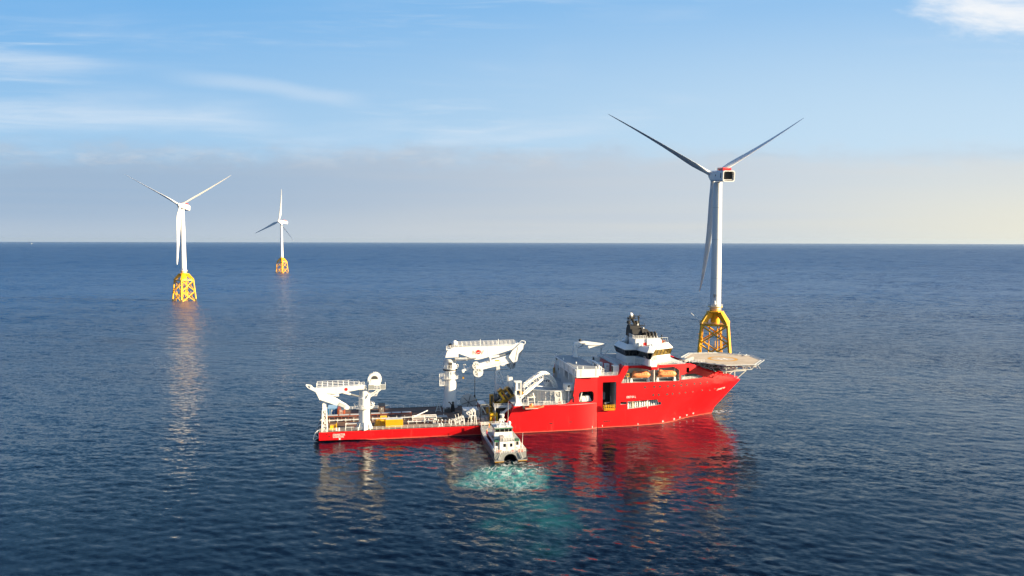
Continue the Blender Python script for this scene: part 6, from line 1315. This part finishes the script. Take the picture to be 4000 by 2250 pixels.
    # tower
    b = MB('clean'); b.lathe((0, 0, ztp), [(3.05, 0), (3.05, 1.5), (2.95, 12), (2.7, 40), (2.3, hub_z - 3.6 - ztp)], 40); b.use('grey')
    for zj in (18.0, 40.0, 58.0): rj = float(np.interp(zj, [0, 12, 40, hub_z - 3.6 - ztp], [3.05, 2.95, 2.7, 2.3])); b.lathe((0, 0, ztp + zj), [(rj - .1, 0), (rj + .03, .02), (rj + .03, .22), (rj - .1, .24)], 40)
    tw = b.build('tower', root, 40)
    b = MB('yellow'); b.lathe((0, 0, ztp + 1.6), [(3.0, 0), (4.1, 0.0), (4.1, .25), (3.0, .25)], 24); b.use('grey')
    for k in range(16):
        a0, a1 = R_(k * 22.5), R_(k * 22.5 + 22.5); f = lambda a_, z: (4.05 * math.cos(a_), 4.05 * math.sin(a_), ztp + 1.85 + z)
        b.tube(f(a0, 0), f(a0, 1.2), .06, n=4); b.tube(f(a0, 1.2), f(a1, 1.2), .06, n=4); b.tube(f(a0, .6), f(a1, .6), .05, n=4)
    b.use('yellow'); b.lathe((0, 0, ztp), [(3.1, .3), (3.25, .35), (3.25, .8), (3.1, .85)], 24); b.build('service_platform', tw)
    b = MB('white'); dx, dy = -math.sin(math.atan2(x, y)), -math.cos(math.atan2(x, y)); b.lathe((dx * 3.1 - .3, dy * 3.1, ztp + 3.4), [(.5, 0), (.35, 1.0), (.12, 1.9)], 10); b.build('marker_light', tw)
    if num:
        for ddx in (-.75, .25): b = MB('black'); b.box((dx * 3.02 + ddx - .1, dy * 3.02 - .05, ztp + 7.1), (dx * 3.02 + ddx + .2, dy * 3.02 + .4, ztp + 9.0)); b.box((dx * 3.02 + ddx - .35, dy * 3.02 - .04, ztp + 8.5), (dx * 3.02 + ddx, dy * 3.02 + .4, ztp + 8.75)); b.build('number_mark', tw)
    # nacelle and rotor share one yawed frame: +X is the rotor axis, away from the tower
    yw = math.pi / 2 - R_(yaw); T = Matrix.Translation((0, 0, hub_z)) @ Matrix.Rotation(yw, 4, 'Z') @ Matrix.Rotation(R_(-5), 4, 'Y')
    def put(o, m): o.parent = root; o.matrix_local = m
    rr = 1.0
    def rring(xp, hw, hh, zc):
        P_ = []
        for cx_, cz_, a0 in ((1, 1, 0), (-1, 1, 90), (-1, -1, 180), (1, -1, 270)):
            for k in range(4): a_ = R_(a0 + 30 * k); P_.append((xp, cx_ * (hw - rr) + rr * math.cos(a_), zc + cz_ * (hh - rr) + rr * math.sin(a_)))
        return P_
    n = 16; b = MB('clean'); L = [rring(5.8, 2.3, 2.3, 0), rring(5.0, 2.9, 2.8, -.1), rring(0, 3.3, 3.0, -.2), rring(-nac_l, 3.45, 3.05, -.25), rring(-nac_l, 2.95, 2.5, -.25), rring(-nac_l + 2.2, 2.8, 2.3, -.25)]
    b.add([p for q_ in L for p in q_], [(i * n + j, i * n + (j + 1) % n, (i + 1) * n + (j + 1) % n, (i + 1) * n + j) for i in range(len(L) - 1) for j in range(n)] + [tuple(range(n))]); nac = b.build('nacelle', None, 40); put(nac, T)
    b = MB('dark'); b.add(rring(-nac_l + 2.0, 2.75, 2.3, -.25), [tuple(range(n))]); b.use('void')
    for z in np.arange(-1.9, 1.9, .5): b.box((-nac_l + 1.7, -2.3, z), (-nac_l + 1.9, 2.3, z + .25))
    b.use('white'); b.box((-nac_l + .3, -2.6, -2.3), (-nac_l + 1.6, 2.6, -2.0)); o = b.build('rear_radiator', nac)
    b = MB('signred'); z0 = 2.85; x0, x1 = -nac_l + 3.0, -nac_l + 10.5
    b.box((x0, -2.4, z0), (x1, 2.4, z0 + .2))
    for px, py, qx, qy in ((x0, -2.4, x1, -2.4), (x0, 2.4, x1, 2.4), (x0, -2.4, x0, 2.4), (x1, -2.4, x1, 2.4)): b.bar((px, py, z0 + .75), (qx, qy, z0 + .75), .1, 1.0); b.bar((px, py, z0 + 1.55), (qx, qy, z0 + 1.55), .12, .12)
    b.use('white'); b.bar((x0 + 2.4, -2.47, z0 + .7), (x0 + 3.6, -2.47, z0 + .7), .05, .9); b.use('grey'); b.tube((1.5, 1.2, 2.7), (1.5, 1.2, 4.4), .1); b.box((2.4, -1.4, 2.5), (3.0, -.8, 3.6)); b.build('hoist_basket', nac)
    b = MB('midgrey'); b.lathe((-4.5, -3.37, .1), [(1.2, 0), (1.2, -.04)], 20, 'y'); b.use('clean'); b.lathe((-4.5, -3.40, .1), [(1.05, 0), (1.05, -.04)], 20, 'y'); b.use('midgrey'); b.lathe((-4.5, -3.43, .1), [(.5, 0), (.5, -.04)], 14, 'y')
    for sy in (-1, 1): b.use('black'); b.box((-nac_l + 2.6, sy * 3.38, -1.3), (-nac_l + 3.5, sy * 3.50, 1.5))
    b.lathe((-4.5, 3.33, .1), [(.5, 0), (.5, .1)], 14, 'y'); b.build('side_markings', nac)
    b = MB('clean'); b.lathe((5.6, 0, 0), [(2.0, 0), (2.35, .6), (2.35, 2.6), (2.0, 3.6), (1.2, 4.4), (.1, 4.8)], 24, 'x'); hb = b.build('hub', None, 50); put(hb, T)
    for k in range(3):
        o = blade_mesh(R, pitch[k], bend).build('blade', None, 50); put(o, T @ Matrix.Translation((7.0, 0, 0)) @ Matrix.Rotation(R_(spin + 120 * k), 4, 'X'))
    return root
turbine(116.5, 416.5, 'nearest and tallest wind turbine, behind the helideck', -63, -7.4, 179.7, 69.3, 104.6, 20.4, 28.4, (40, -80, -80), 12.0, num='11')
turbine(-367.5, 816.0, 'middle-distance wind turbine at left seen from the hub side', -80, 175.8, 180, 66.0, 105.8, 23.6, 31.6, (-55, 80, -78), 5.0)
turbine(-486.8, 1543.5, 'farthest and smallest wind turbine with one blade pointing almost straight up', -70, 210.0, -8, 68.0, 107.8, 23.6, 32.0, (35, -35, 35), 6.0)
# ------------------------------------------------------------------ a ship hull down near the horizon
fx, fy = (128 - 2000) / FPX * 14200, 14200
far = empty('distant_ship', (fx, fy, 0), 0, 'tiny pale ship near the horizon at the left edge', 'ship')
b = MB('midgrey'); b.prism([(-17, 0), (16, 0), (21, 6), (-18, 5)], 'y', -4, 4); b.build('hull', far)
b = MB('white'); b.box((-15, -3.5, 5), (-4, 3.5, 15)); b.box((-12, -3, 15), (-6, 3, 19)); b.build('superstructure', far)
